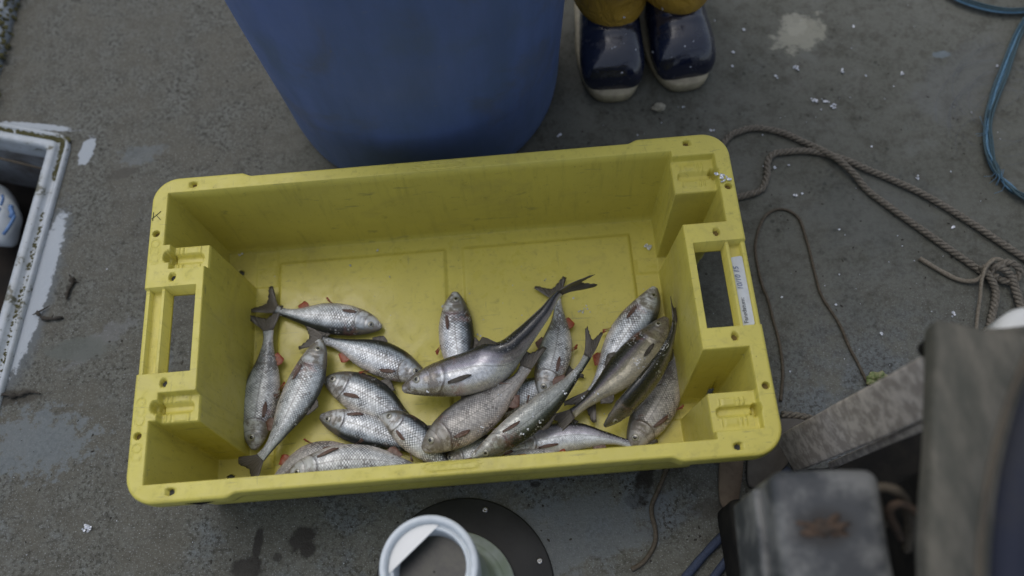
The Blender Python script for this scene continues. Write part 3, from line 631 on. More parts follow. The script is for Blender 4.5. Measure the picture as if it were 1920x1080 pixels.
    o = mk(name, mb.V, mb.F, [mat, FN_DARK, FN_BROWN, FN_RED, M_IRIS, M_PUP], None, True, mb.M, UV, BD); o.location = c0
    tag(o, label, 'fish', group); return o
def z3(pts, *zs):
    return [(u, v, zs[min(i, len(zs) - 1)]) for i, (u, v) in enumerate(pts)]
K = 1 / 1240.0
fish('fish', 'small silver fish lying across the top left of the heap, snout pointing right', z3([(716, 614), (680, 605), (620, 597), (565, 592), (522, 582), (488, 560)], .022), 63 * K, -1, F_ROACH, fins=('brown', 'red', 'dark'))
fish('fish', 'silver fish against the left crate wall, tail up and head down', z3([(478, 844), (481, 800), (490, 735), (500, 672), (503, 620), (496, 582)], .024), 70 * K, -1, F_LIGHT, fins=('brown', 'red', 'dark'))
fish('fish', 'long pale fish lying diagonally, snout up, its tail in the front left corner', z3([(601, 636), (590, 672), (567, 730), (535, 790), (499, 846), (452, 892)], .040, .040, .042, .044, .042, .035), 66 * K, -1, F_LIGHT, fins=('brown', 'brown', 'dark'), tailspread=1.15)
fish('fish', 'dark backed silver fish whose snout touches the mouth of the large bright fish', z3([(798, 709), (765, 695), (712, 671), (655, 652), (615, 640), (566, 630)], .024), 66 * K, 1, F_ROACH, fins=('brown', 'red', 'dark'), tailspread=.7)
fish('fish', 'boldly scaled silver fish in the middle of the left group, snout pointing left', z3([(607, 713), (640, 722), (698, 748), (755, 786), (795, 812), (825, 840)], .022, .022, .024, .022, .018, .015), 74 * K, -1, F_ROACH, fins=('brown', 'red', 'dark'))
fish('fish', 'small fish with a dark head pointing left, below the boldly scaled fish', z3([(600, 780), (635, 790), (690, 806), (745, 828), (790, 850), (830, 872)], .024), 62 * K, 1, F_ROACH, fins=('brown', 'red', 'dark'))
fish('fish', 'small silver fish whose head lies over the tail of the boldly scaled fish', z3([(714, 780), (740, 790), (785, 824), (822, 858), (850, 890), (875, 925)], .040, .040, .038, .032, .028, .02), 58 * K, -1, F_ROACH, fins=('brown', 'brown', 'dark'))
fish('fish', 'front left fish with red fin on top, its head hidden under another fish', z3([(680, 862), (640, 858), (585, 862), (535, 884), (505, 915), (485, 945)], .022, .022, .022, .02, .018, .014), 62 * K, -1, F_GREY, fins=('brown', 'red', 'dark'))
fish('fish', 'pale fish along the front rim at left, long reddish fin above its head', z3([(535, 892), (575, 880), (650, 866), (730, 868), (800, 885), (850, 905)], .048, .048, .048, .044, .036, .03), 62 * K, 1, F_LIGHT, fins=('brown', 'brown', 'dark'))
fish('fish', 'fish at the centre pointing straight up, its tail under the large bright fish', z3([(853, 547), (853, 580), (857, 640), (866, 700), (876, 750), (884, 790)], .024), 66 * K, -1, F_ROACH, fins=('brown', 'red', 'dark'))
fish('fish', 'head down fish right of centre with a reddish tail sticking up', z3([(1019, 746), (1026, 712), (1041, 658), (1048, 600), (1043, 562), (1031, 528)], .030, .030, .026, .022, .020, .020), 62 * K, -1, F_LIGHT, fins=('brown', 'red', 'brown'))
fish('fish', 'half buried fish under the reddish tailed fish, only flank and tail showing', z3([(905, 790), (935, 768), (985, 736), (1030, 712), (1055, 697), (1080, 682)], .020), 58 * K, -1, F_ROACH, fins=('brown', 'red', 'dark'))
fish('fish', 'finely scaled fish at the upper right, snout up with a reddish fin', z3([(1228, 538), (1212, 575), (1174, 630), (1135, 690), (1110, 735), (1085, 775)], .026), 66 * K, -1, F_ROACH, fins=('brown', 'red', 'dark'))
fish('fish', 'orange finned fish in the front right, head down at the front rim', z3([(1183, 842), (1203, 808), (1238, 750), (1262, 695), (1270, 650), (1272, 615)], .022), 70 * K, -1, F_GREY, fins=('brown', 'red', 'dark'))
fish('fish', 'blue silver fish lying flat along the front rim, right of centre', z3([(950, 845), (985, 835), (1070, 818), (1135, 822), (1180, 832), (1230, 845)], .024), 56 * K, -1, F_SHIN, fins=('brown', 'brown', 'dark'), tailspread=.6)
fish('fish', 'broad iridescent olive fish with dark head up right', z3([(1250, 595), (1229, 627), (1172, 690), (1112, 745), (1066, 780), (1030, 800)], .045, .045, .044, .040, .034, .028), 68 * K, 1, F_IRID, fins=('dark', 'dark', 'dark'), roll=.25, tailspread=.6)
fish('fish', 'slim dark fish at the far right, narrow tail up along the crate wall', z3([(1133, 800), (1163, 772), (1213, 716), (1247, 662), (1264, 612), (1267, 562)], .058, .066, .080, .086, .088, .086), 54 * K, -1, F_IRID, fins=('dark', 'dark', 'dark'), roll=-1.15, tailspread=.5, rollend=-.9)
fish('fish', 'small fish mostly hidden below the deep bodied grey fish at the front rim', z3([(832, 868), (865, 855), (915, 842), (960, 832), (990, 826), (1020, 820)], .028), 46 * K, -1, F_LIGHT, fins=('brown', 'brown', 'dark'))
fish('fish', 'pinkish belly of a fish barely showing above the middle of the front rim', z3([(925, 885), (955, 874), (1010, 868), (1060, 870), (1095, 880), (1130, 890)], .030), 54 * K, 1, F_LIGHT, fins=('red', 'red', 'brown'))
fish('fish', 'deep bodied grey fish at the centre front, head lower left, pinkish belly fin', z3([(793, 845), (825, 822), (895, 775), (955, 728), (984, 692), (996, 645)], .050, .052, .054, .054, .052, .056), 78 * K, -1, F_GREY, fins=('brown', 'brown', 'dark'), tailspread=.6)
fish('fish', 'long slim blue green fish lying diagonally over the pile, head at front rim', z3([(884, 858), (925, 836), (1000, 780), (1062, 722), (1101, 668), (1115, 618)], .066, .068, .070, .066, .062, .064), 52 * K, 1, F_SLIM, fins=('brown', 'brown', 'dark'), roll=.30, tailspread=.5)
fish('fish', 'large bright silver fish with its dark tail raised over the crate centre', z3([(754, 731), (800, 717), (880, 699), (940, 672), (985, 628), (1022, 585), (1052, 548), (1115, 524)], .058, .060, .062, .066, .078, .092, .105, .115), 80 * K, -1, F_SHIN, fins=('dark', 'brown', 'dark'), roll=.05, tailspread=.42, rollend=-1.45, rr_=(.38, .66), th=.68)

# ---------------------------------------------------------------- barrel
bar = thing('barrel', 'tall dull blue plastic barrel standing behind the yellow crate', 'barrel')
bc = (-.036, .497, 0)
prof = [(0, .004), (.17, .004), (.200, .002), (.216, .010), (.225, .026), (.228, .05), (.230, .10), (.236, .20), (.2415, .30), (.245, .38), (.246, .5), (.246, .62), (.250, .64), (.252, .66), (.250, .68), (.244, .70), (.242, .76), (.236, .79), (.225, .80)]
V, F = lathe(prof, bc, 96); mk('barrel_wall', V, F, M_BLUE, bar)
V, F = lathe([(.225, .80), (.215, .796), (.21, .785), (0, .785)], bc, 96); mk('lid', V, F, M_BLUE, bar)
base(bar, bc)
# ---------------------------------------------------------------- person
per = thing('person', 'person in ochre oilskin trousers and navy rubber boots standing beside the blue barrel', 'person')
def boot(x, ytoe, rot):
    R_ = Matrix.Translation((x, ytoe, 0)) @ Matrix.Rotation(rot, 4, 'Z')
    def foot(z, grow=0, toe=0):
        P = []
        for i in range(48):
            t = 2 * PI * i / 48; cx, sy = math.cos(t), math.sin(t)
            y = .145 - .145 * (abs(sy) ** .86) * (1 if sy > 0 else -1); f = y / .29; wdt = .0550 * (1 - .10 * math.exp(-((f - .55) / .14) ** 2)) * (1 if f < .6 else 1 - .22 * (f - .6) / .4)
            P.append(R_ @ Vector(((wdt + grow) * (abs(cx) ** .66) * (1 if cx > 0 else -1), max(y, 0) + toe - grow * (1 if sy > 0 else -1) * abs(sy) + (.0 if sy > 0 else 0), z)))
        return P
    so = MB(); so.add(*loft([foot(.001, -.002), foot(.004, .003), foot(.012, .0045), foot(.021, .004), foot(.0245, .001)]))
    # upper lofted along a bent spine
    rings = []
    spn = [(.009, .024, 0, .022, .006), (.0105, .028, 1, .033, .012), (.0145, .032, 2, .0425, .020), (.022, .036, 4, .0485, .028), (.036, .041, 6, .0525, .035), (.056, .045, 8, .0540, .040), (.070, .047, 9, .0535, .0425), (.080, .0485, 10, .0530, .044), (.085, .049, 10, .0525, .045), (.090, .050, 11, .0522, .0455), (.099, .051, 12, .0516, .047), (.105, .052, 13, .0512, .048), (.111, .0532, 14, .0508, .049), (.119, .055, 15, .0503, .0505), (.125, .057, 16, .0500, .052), (.131, .0585, 18, .0495, .0535), (.145, .062, 22, .0480, .058), (.172, .078, 38, .0465, .070), (.195, .105, 58, .0480, .078), (.208, .140, 76, .0510, .078), (.212, .180, 86, .054, .075), (.212, .24, 90, .058, .076), (.212, .31, 90, .061, .078)]
    for y, z, tl, wx, hh in spn:
        a = math.radians(tl); nrm = Vector((0, -math.sin(a), math.cos(a))); r_ = []
        for i in range(40):
            t = 2 * PI * i / 40; cx, sy = math.cos(t), math.sin(t); v = Vector((0, y, z)) + Vector((wx * (abs(cx) ** .8) * (1 if cx > 0 else -1), 0, 0)) + nrm * hh * (abs(sy) ** .9) * (1 if sy > 0 else -1)
            v.z = max(v.z, .022) if tl < 85 else v.z
            if sy > 0: v += nrm * (.0028 * math.exp(-((y - .105) / .004) ** 2) + .0028 * math.exp(-((y - .125) / .004) ** 2) + .002 * math.exp(-((y - .085) / .003) ** 2)) * sy
            r_.append(R_ @ v)
        rings.append(r_)
    up = MB(); up.add(*loft(rings)); o = up.obj('boot', M_BOOT, per); s_ = so.obj('sole', M_SOLE, o)
    so2 = MB()
    return R_
b1 = boot(.279, .422, math.radians(-2)); b2 = boot(.404, .432, math.radians(5))
def leg(Rm, lift, fwd=.016):
    rings = []
    for i, z in enumerate([.097, .099, .104, .125, .145, .17, .20, .24, .30, .38, .46, .56, .66, .78, .90]):
        f = i / 14; r_ = []
        for j in range(56):
            t = 2 * PI * j / 56; rx = .064 + .010 * f + .010 * max(0, f - .5); ry = .078 + .010 * f - .01 * (1 - f)
            if i == 0: rx -= .003; ry -= .003
            wv = .0035 * math.sin(3 * t + z * 30) + .004 * math.sin(z * 70 + math.cos(t) * 2.5) * (1 if i > 1 else .3)
            front = max(0, -math.sin(t)); r_.append(Rm @ Vector((math.cos(t) * (rx + wv), .200 - fwd * (1 - f) + math.sin(t) * (ry + wv) - .036 * front * (1 - min(1, (z - .1) / .25)), z - lift * front * (1 if z < .2 else 0) + .005 * math.sin(2 * t) * (1 - f))))
        rings.append(r_)
    return rings
tr = MB()
for Rm, lf in ((b1, .012), (b2, .004)): tr.add(*loft(leg(Rm, lf)))
hipc = Vector((.345, .63, 0)); rings = []
for z, rx, ry in ((.80, .15, .10), (.88, .175, .125), (.98, .18, .135), (1.05, .165, .125), (1.25, .17, .12), (1.32, .15, .10)): rings.append([hipc + Vector((math.cos(2 * PI * j / 40) * rx, math.sin(2 * PI * j / 40) * ry, z)) for j in range(40)])
tr.add(*loft(rings)); tr.obj('trousers', M_OIL, per)
# body: one skinned surface, hidden inside the clothes except head and hands
jo = [((.345, .63, .98), .12), ((.345, .63, 1.2), .115), ((.345, .63, 1.42), .11), ((.345, .62, 1.52), .05), ((.345, .60, 1.60), .075), ((.345, .595, 1.70), .085),
      ((.16, .63, 1.42), .05), ((.12, .60, 1.15), .042), ((.14, .50, .95), .032), ((.15, .46, .88), .030), ((.53, .63, 1.42), .05), ((.57, .60, 1.15), .042), ((.55, .50, .95), .032), ((.54, .46, .88), .030),
      ((.285, .63, .86), .085), ((.285, .625, .48), .055), ((.285, .625, .12), .038), ((.405, .63, .86), .085), ((.41, .63, .48), .055), ((.42, .63, .12), .038)]
ed = [(0, 1), (1, 2), (2, 3), (3, 4), (4, 5), (2, 6), (6, 7), (7, 8), (8, 9), (2, 10), (10, 11), (11, 12), (12, 13), (0, 14), (14, 15), (15, 16), (0, 17), (17, 18), (18, 19)]
def skin(name, joints, edges, mat, grow=0):
    me = bpy.data.meshes.new(name); me.from_pydata([j[0] for j in joints], edges, []); o = bpy.data.objects.new(name, me); S.collection.objects.link(o)
    o.modifiers.new('skin', 'SKIN')
    for i, v in enumerate(me.skin_vertices[0].data): v.radius = (joints[i][1] + grow,) * 2; v.use_root = i == 0
    o.modifiers.new('sub', 'SUBSURF').levels = 2; o.modifiers['sub'].render_levels = 2
    dg = bpy.context.evaluated_depsgraph_get(); m2 = bpy.data.meshes.new_from_object(o.evaluated_get(dg)); bpy.data.objects.remove(o)
    m2.materials.clear(); m2.materials.append(mat); m2.polygons.foreach_set('use_smooth', [True] * len(m2.polygons)); o = bpy.data.objects.new(name, m2); S.collection.objects.link(o); o.parent = per; return o
skin('body', jo, ed, M_SKIN)
skin('sweater', [jo[0], jo[1], jo[2], ((.345, .62, 1.48), .05), jo[6], jo[7], jo[8], jo[10], jo[11], jo[12]], [(0, 1), (1, 2), (2, 3), (2, 4), (4, 5), (5, 6), (2, 7), (7, 8), (8, 9)], M_KNIT, .018)
base(per, (.345, .63, 0))

# ---------------------------------------------------------------- ropes
def strands(pts, r, pitch, mat, name, label, cat, group=None, nst=3, seg=8):
    P = [Vector(p) for p in pts]; L = sum((a - b).length for a, b in zip(P, P[1:])); n = int(L / pitch * 14) + 2; sp, L = spline(P, n); mb = MB()
    for kx in range(nst):
        path = []; prev = None
        for i, p in enumerate(sp):
            T = (sp[min(i + 1, n - 1)] - sp[max(0, i - 1)]).normalized(); a = (T.cross(Vector((0, 0, 1)))).normalized(); b = a.cross(T).normalized(); t = 2 * PI * (L * i / (n - 1) / pitch + kx / nst)
            path.append(p + (a * math.cos(t) + b * math.sin(t)) * r * .54)
        mb.tube(path, r * .50, seg)
    return tag(mb.obj(name, mat), label, cat, group)
def px(pts, z=.006): return [at(*p) if len(p) == 3 else at(p[0], p[1], z) for p in pts]
RR = .0055
strands(px([(1340, 300), (1364, 259), (1390, 245), (1420, 240), (1465, 248), (1509, 267), (1564, 294, .012), (1600, 325, .010), (1626, 356), (1667, 387), (1709, 417), (1770, 460), (1820, 495), (1850, 515), (1872, 520, .012)]), RR, .027, M_ROPE, 'twisted_rope', 'twisted beige rope arching from the rear right crate corner to the knot', 'rope', 'twisted beige ropes on the deck')
strands(px([(1360, 374), (1387, 369), (1426, 356), (1438, 330), (1439, 306), (1450, 289), (1480, 284), (1514, 283), (1550, 289), (1587, 300), (1625, 317), (1664, 333), (1737, 367), (1820, 417), (1920, 483), (2050, 560)], .0062), RR, .027, M_ROPE, 'twisted_rope', 'twisted beige rope hooking round beside the crate and running to the right edge', 'rope', 'twisted beige ropes on the deck')
strands(px([(1466, 777), (1500, 780), (1545, 790), (1620, 800)]), RR, .027, M_ROPE, 'twisted_rope', 'short stretch of twisted beige rope leaving the front right crate corner', 'rope', 'twisted beige ropes on the deck')
strands(px([(1840, 500, .012), (1856, 520, .014), (1867, 545, .01), (1864, 575, .008), (1856, 610, .006), (1850, 660, .006)]), RR * 1.05, .021, M_ROPE, 'twisted_rope', 'twisted beige rope running down from the knot, left one of two', 'rope', 'twisted beige ropes on the deck')
strands(px([(1858, 500, .016), (1880, 503, .020), (1897, 520, .014), (1905, 545, .010), (1914, 575, .008), (1930, 640, .006)]), RR * 1.15, .022, M_ROPE, 'twisted_rope', 'twisted beige rope running down from the knot, right one of two, at the right edge', 'rope', 'twisted beige ropes on the deck')
strands(px([(1846, 520, .006), (1870, 500, .018), (1890, 492, .024), (1908, 500, .022), (1912, 516, .016), (1896, 528, .010), (1872, 524, .008)]), RR, .027, M_ROPE, 'twisted_rope', 'small turn of twisted rope lying on top of the knot', 'rope', 'twisted beige ropes on the deck')
def cord(pts, r, mat, name, label, cat='cord', group=None, z=.003, n=90, fuzz=0):
    sp, L = spline(px(pts, z), n); mb = MB(); rs = [r * (1 + .12 * noise.noise(p * 90)) for p in sp]; mb.tube(sp, rs, 8); return tag(mb.obj(name, mat), label, cat, group)
cord([(1724, 484, .004), (1740, 494), (1760, 506), (1796, 524), (1825, 527, .008), (1842, 517, .014), (1849, 500, .022), (1864, 487, .026), (1880, 490, .02), (1890, 505, .012)], .0036, M_PALE, 'smooth_cord', 'smooth tan cord with a loose end, tied round the rope knot', z=.0045)
cord([(1866, 485, .030), (1850, 500, .030), (1841, 525, .026), (1838, 555, .02), (1833, 590, .01), (1828, 650, .006)], .0026, M_PALE, 'flat_cord', 'pale thin cord over the rope knot, running down towards the grey frame')
cord([(1464, 752), (1468, 695), (1461, 640), (1450, 600), (1440, 561), (1428, 530), (1417, 475), (1420, 440), (1431, 411), (1447, 396), (1464, 392), (1483, 397), (1500, 413), (1511, 445), (1520, 478), (1530, 520), (1542, 557), (1574, 608), (1592, 650), (1608, 680), (1628, 720), (1650, 745)], .0024, M_CORD, 'thin_cord', 'long thin brown cord looped on the deck right of the crate', n=240)
cord([(1262, 850), (1250, 880), (1236, 915), (1223, 945), (1222, 965), (1228, 990), (1229, 1012), (1222, 1032), (1205, 1055), (1184, 1068)], .0032, M_CORD, 'thin_cord', 'short dark cord curling out from under the front of the crate', z=.0035)
cord([(1270, 1100), (1330, 1030), (1385, 975), (1430, 925), (1480, 880)], .0058, M_BHOSE, 'blue_line', 'upper of two dull blue lines leading under the black box', 'rope', 'dull blue lines', z=.01)
cord([(1320, 1110), (1355, 1060), (1400, 1005), (1450, 950), (1500, 900)], .0058, M_BHOSE, 'blue_line', 'lower of two dull blue lines leading under the black box', 'rope', 'dull blue lines', z=.01)
# blue net rope coils at the right edge
mb = MB()
for i in range(11):
    o_ = [random.gauss(0, 5), random.gauss(0, 5)]; w_ = random.gauss(0, 3)
    pts = [(1960 + o_[0], 0 + o_[1]), (1915 + o_[0], 55 + o_[1] * .6), (1881 + o_[0] + w_, 139), (1856 + o_[0], 215 + o_[1]), (1853 + o_[0] * .9 + w_, 270), (1866 + o_[0], 315 + o_[1]), (1892 + o_[1], 350 + o_[0]), (1930, 372 + o_[1]), (2010, 385 + o_[0])]
    sp, L = spline(px(pts, random.uniform(.004, .014)), 70); mb.tube(sp, .0014 + .0008 * random.random(), 6, m=i % 2)
mb.tube(spline(px([(1915, 60), (1875, 130), (1856, 180), (1852, 220)], .012), 30)[0], .0009, 5, m=0)
for i in range(10):
    u, v = random.choice([(1855, 240), (1870, 320), (1885, 345)]); a = random.uniform(0, 6); mb.tube(px([(u, v, .012), (u + 14 * math.cos(a), v + 14 * math.sin(a), .018), (u + 28 * math.cos(a + .4), v + 28 * math.sin(a + .4), .012)]), .0004, 4, m=1)
tag(mb.obj('blue_rope_coil', [M_BROPE, M_BNET]), 'frayed teal and blue rope coil on the deck at the right edge', 'rope')
mb = MB()
for i in range(8):
    o_ = random.gauss(0, 4); sp, L = spline(px([(1770, -20 + o_), (1800, -2 + o_), (1850, 14 + o_), (1900, 20 + o_ * .8), (1960, 14 + o_)], random.uniform(.004, .016)), 40); mb.tube(sp, .0017, 6, m=i % 2)
tag(mb.obj('blue_rope_coil', [M_BROPE, M_BNET]), 'curve of blue rope cut by the top edge in the upper right corner', 'rope')
k = NT('nylon_monofilament', .2); k.color((.30, .33, .38)); k.b.inputs['Transmission Weight'].default_value = .6; M_NYL = k.m
mb = MB()
for i in range(16):
    cu, cv, ra = 1880 + random.gauss(0, 25), 190 + random.gauss(0, 30), random.uniform(60, 120); a0 = random.uniform(0, 6)
    mb.tube(px([(cu + ra * math.cos(a0 + j * .16), cv + ra * .8 * math.sin(a0 + j * .16), .004 + .010 * random.random() ** 2 if j % 5 == 0 else .006) for j in range(18)]), .00022, 4)
tag(mb.obj('nylon_netting', M_NYL), 'tangle of fine clear nylon net line inside the blue rope coil', 'net', kind='stuff')

# ---------------------------------------------------------------- round hatch plate, canister
pl = thing('inspection_plate', 'round dark inspection plate screwed to the deck in front of the crate', 'hatch plate')
pc = Vector((-.011, -.337, 0)); V, F = lathe([(.123, .0005), (.1225, .004), (.120, .0052), (.060, .0056), (0, .0056)], pc, 96); mk('plate', V, F, M_PLATE, pl)
a0 = math.atan2(at(911, 955).y - pc.y, at(911, 955).x - pc.x)
for i in range(6):
    a = a0 - i * PI / 3 * .93 if i < 2 else a0 - i * PI / 3; c1 = pc + Vector((math.cos(a), math.sin(a), 0)) * .109
    V, F = lathe([(.0042, .0055), (.0040, .0072), (.0028, .0080), (.0020, .0080), (.0014, .0066), (0, .0066)], c1, 16); mk('screw', V, F, M_STEEL, pl)
base(pl, pc)
can = thing('plastic_canister', 'white collared plastic canister with milky body standing on the round dark plate', 'canister')
ct = at(803, 1060, .25); cb = Vector((-.022, -.345, 0))
def ring(r, z, seg=64, c=None):
    f = z / .25; cx = cb.x + (ct.x - cb.x) * f; cy = cb.y + (ct.y - cb.y) * f
    return [Vector((cx + r * math.cos(2 * PI * j / seg), cy + r * math.sin(2 * PI * j / seg), z)) for j in range(seg)]
V, F = loft([ring(.080, .0065), ring(.083, .012), ring(.083, .018), ring(.081, .022), ring(.072, .0225), ring(.070, .026), ring(.066, .028), ring(.061, .030), ring(.058, .05), ring(.055, .13), ring(.052, .18)], False); mk('canister_body', V, F, M_MILK, can)
V, F = loft([ring(.052, .178), ring(.052, .205), ring(.0545, .212), ring(.0555, .232), ring(.0550, .247), ring(.0540, .250), ring(.0485, .250), ring(.0470, .247), ring(.0466, .239), ring(.0455, .238), ring(.0440, .240), ring(.0415, .240), ring(.0405, .237), ring(.0402, .205)], False); mk('collar', V, F, M_WPL, can)
V, F = loft([ring(.0402, .206), ring(.03, .2055), ring(.001, .2055)], False); mk('inner_disc', V, F, M_DISC, can)  # dark mottled disc closing off the inside of the collar
a1, a2 = math.radians(74), math.radians(186); n = 14; V = []
for z in (.2375, .2415):
    for j in range(n + 1):
        a = a1 + (a2 - a1) * j / n; V.append((ct.x + .0455 * math.cos(a), ct.y + .0455 * math.sin(a), z))
F = [tuple(range(n + 1))[::-1], tuple(range(n + 1, 2 * n + 2))] + [(j, j + 1, n + 2 + j, n + 1 + j) for j in range(n)] + [(n, 0, n + 1, 2 * n + 1)]
mk('flap', V, F, M_CAP, can, False); base(can, cb)
def slab(name, label, pts, z0, z1, mat, cat):
    P = spline([at(u, v) for u, v in pts + pts[:1]], 60)[0][:-1]; n = len(P); mb = MB(); c1 = sum(P, Vector()) / n
    mb.add(*loft([[Vector((p.x, p.y, z0)) for p in P], [Vector((p.x, p.y, z1 - .002)) for p in P], [Vector(((p.x - c1.x) * .95 + c1.x, (p.y - c1.y) * .95 + c1.y, z1)) for p in P]])); return tag(mb.obj(name, mat), label, cat)
# ---------------------------------------------------------------- machinery close to the lens, lower right
fr = thing('machine_frame', 'blurred weathered grey machine frame in the lower right foreground', 'machine frame')
g0 = at(1478, 842, 0); g0 = Vector((.452, -.178, 0))
th_ = math.radians(-14)
def beam(name, p0, p1, wd, tk, mat, parent, wob=0, face=None, bev=.003):
    ax = (p1 - p0).normalized(); f = (face or (CAM - (p0 + p1) / 2)).normalized(); sx = ax.cross(f).normalized(); f = sx.cross(ax).normalized()
    M = Matrix((sx, f, ax)).transposed().to_4x4(); return box(name, (p0 + p1) / 2, (wd, tk, (p1 - p0).length), mat, parent, bev, M, wob=wob)
beam('post', at(1478, 850, .010), at(1800, 696, .475), .055, .014, M_DRIFT, fr, .0012)
beam('inner_rail', at(1560, 872, .05), at(1800, 768, .44), .010, .012, M_DRIFT, fr)
L0, L1 = at(1758, 640, .505), at(1742, 1250, .505); ang = math.atan2(L1.x - L0.x, -(L1.y - L0.y)); mid_ = (L0 + L1) / 2
box('top_board', (mid_.x + .080, mid_.y, .49), (.160, (L0 - L1).length, .030), M_MOSSY, fr, .006, Matrix.Rotation(ang, 4, 'Z'), wob=.003)
box('back_board', (.585, -.185, .42), (.12, .020, .10), M_MOSSY, fr, .004, None, wob=.002)
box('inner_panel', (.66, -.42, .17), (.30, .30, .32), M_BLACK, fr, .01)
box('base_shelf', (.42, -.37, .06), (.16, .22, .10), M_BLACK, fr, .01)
bb = slab('shade_slab', None, [(1530, 890), (1600, 862), (1700, 812), (1800, 770), (1920, 770), (2000, 1000), (1920, 1240), (1600, 1240), (1440, 1200), (1460, 920)], .0, .05, M_BLACK, None); bb.parent = fr  # added black slab, its colour stands in for the shade beneath the post
base(fr, (.5, -.25, 0))
bx = thing('black_box', 'grubby black rounded box with a rusty patch in the lower right foreground', 'box')
p1, p2, p3 = at(1448, 893, .45), at(1640, 900, .45), at(1440, 1120, .45); cx = (p1.x + p2.x) / 2; wdt = (p2 - p1).length; dep = .16
box('case', (cx - .002, p1.y - dep / 2 + .004, .37), (wdt + .008, dep, .16), M_GRUB, bx, .013, Matrix.Rotation(-.06, 4, 'Z'), seg=5, wob=.0012)
box('side_ridge', (cx - wdt / 2 - .009, p1.y - dep / 2 + .002, .36), (.010, dep * .93, .10), M_GRUB, bx, .003, Matrix.Rotation(-.06, 4, 'Z'))
lump('rust_patch', at(1545, 990, .450), .012, M_RUST, bx, (1.3, .6, .2), 1.5, 4, 50); box('bracket', (cx + .01, p1.y - dep / 2, .21), (.06, .08, .17), M_BLACK, bx, .004)
base(bx, (cx, p1.y - .08, .12))
cord([(1660, 985, .36), (1640, 925, .40), (1655, 914, .41), (1680, 920, .41), (1700, 945, .39), (1705, 985, .36), (1700, 1030, .33)], .0050, M_CORD, 'cable', 'dark cable looping out behind the black box', 'cable', n=60)
cord([(1690, 1010, .36), (1668, 960, .40), (1690, 945, .41), (1725, 970, .40), (1735, 1030, .36)], .0040, M_RUST, 'hose', 'brown hose in the shadow between the black box and the frame', 'hose', n=60)
tyre = thing('rubber_hoop', 'large dark navy rubber hoop curving up along the right edge', 'hoop')
A, B_, C_ = at(1892, 1150, .60), at(1900, 960, .60), at(1968, 690, .60)
def circ(a, b, c):
    ax, ay, bx_, by_, cx_, cy_ = a.x, a.y, b.x, b.y, c.x, c.y; d = 2 * (ax * (by_ - cy_) + bx_ * (cy_ - ay) + cx_ * (ay - by_))
    ux = ((ax * ax + ay * ay) * (by_ - cy_) + (bx_ ** 2 + by_ ** 2) * (cy_ - ay) + (cx_ ** 2 + cy_ ** 2) * (ay - by_)) / d; uy = ((ax * ax + ay * ay) * (cx_ - bx_) + (bx_ ** 2 + by_ ** 2) * (ax - cx_) + (cx_ ** 2 + cy_ ** 2) * (bx_ - ax)) / d
    return Vector((ux, uy, a.z)), (Vector((ux, uy)) - Vector((ax, ay))).length
cc_, rc = circ(A, B_, C_); mb = MB(); pts = [cc_ + Vector((math.cos(t) * rc, math.sin(t) * rc, 0)) for t in np.linspace(0, 2 * PI, 129)]; mb.tube(pts, .0125, 20, caps=False); mb.obj('outer_ring', M_NAVYR, tyre)
mb = MB(); pts = [cc_ + Vector((math.cos(t) * (rc + .011), math.sin(t) * (rc + .011), -.022)) for t in np.linspace(0, 2 * PI, 129)]; mb.tube(pts, .0032, 12, caps=False); mb.obj('inner_ring', M_BRN, tyre); base(tyre, cc_)
cap = at(1935, 650, .40); V, F = lathe([(.0, .030), (.028, .030), (.036, .026), (.040, .018), (.041, -.02), (.0, -.02)], cap - Vector((0, 0, .012)), 40); tag(mk('white_cap', V, F, M_CAP), 'white round cap beside the grey frame at the right edge', 'cap')
knob = at(1744, 650, .465); V, F = lathe([(0, .008), (.006, .007), (.008, .002), (.008, -.01), (0, -.01)], knob, 20); mk('knob', V, F, M_BLACK, fr).location -= Vector((.5, -.25, 0))
lf = MB(); 
for i in range(9):
    p = at(1640 + random.gauss(0, 8), 708 + random.gauss(0, 6), .006 + i * .0015); a = random.random() * 6; V = [p + Vector((math.cos(a + j * .785) * .011 * random.uniform(.5, 1.2), math.sin(a + j * .785) * .007 * random.uniform(.5, 1.2), random.uniform(0, .004))) for j in range(8)]
    lf.add([p + Vector((0, 0, .005))] + V + [v - Vector((0, 0, .0012)) for v in V], [(0, 1 + j, 1 + (j + 1) % 8) for j in range(8)] + [(1 + j, 9 + j, 9 + (j + 1) % 8, 1 + (j + 1) % 8) for j in range(8)])
tag(lf.obj('withered_leaf', simple('yellow_green_leaf', (.30, .29, .16), (.13, .19, .06), 90, .7).m), 'crumpled yellow green leaf scrap on the deck against the grey post', 'leaf')
slab('wood_chip', 'rounded orange brown board end on the deck under the front right crate corner', [(1348, 845), (1347, 930), (1358, 955), (1376, 960), (1385, 930), (1390, 850)], .001, .009, M_WOODO, 'board')
slab('board', 'flat grey brown board between the crate corner and the black box', [(1400, 830), (1402, 912), (1440, 905), (1475, 870), (1520, 800), (1450, 790)], .001, .012, simple('grey_brown_board', (.12, .112, .10), (.085, .078, .07), 20, .8).m, 'board')

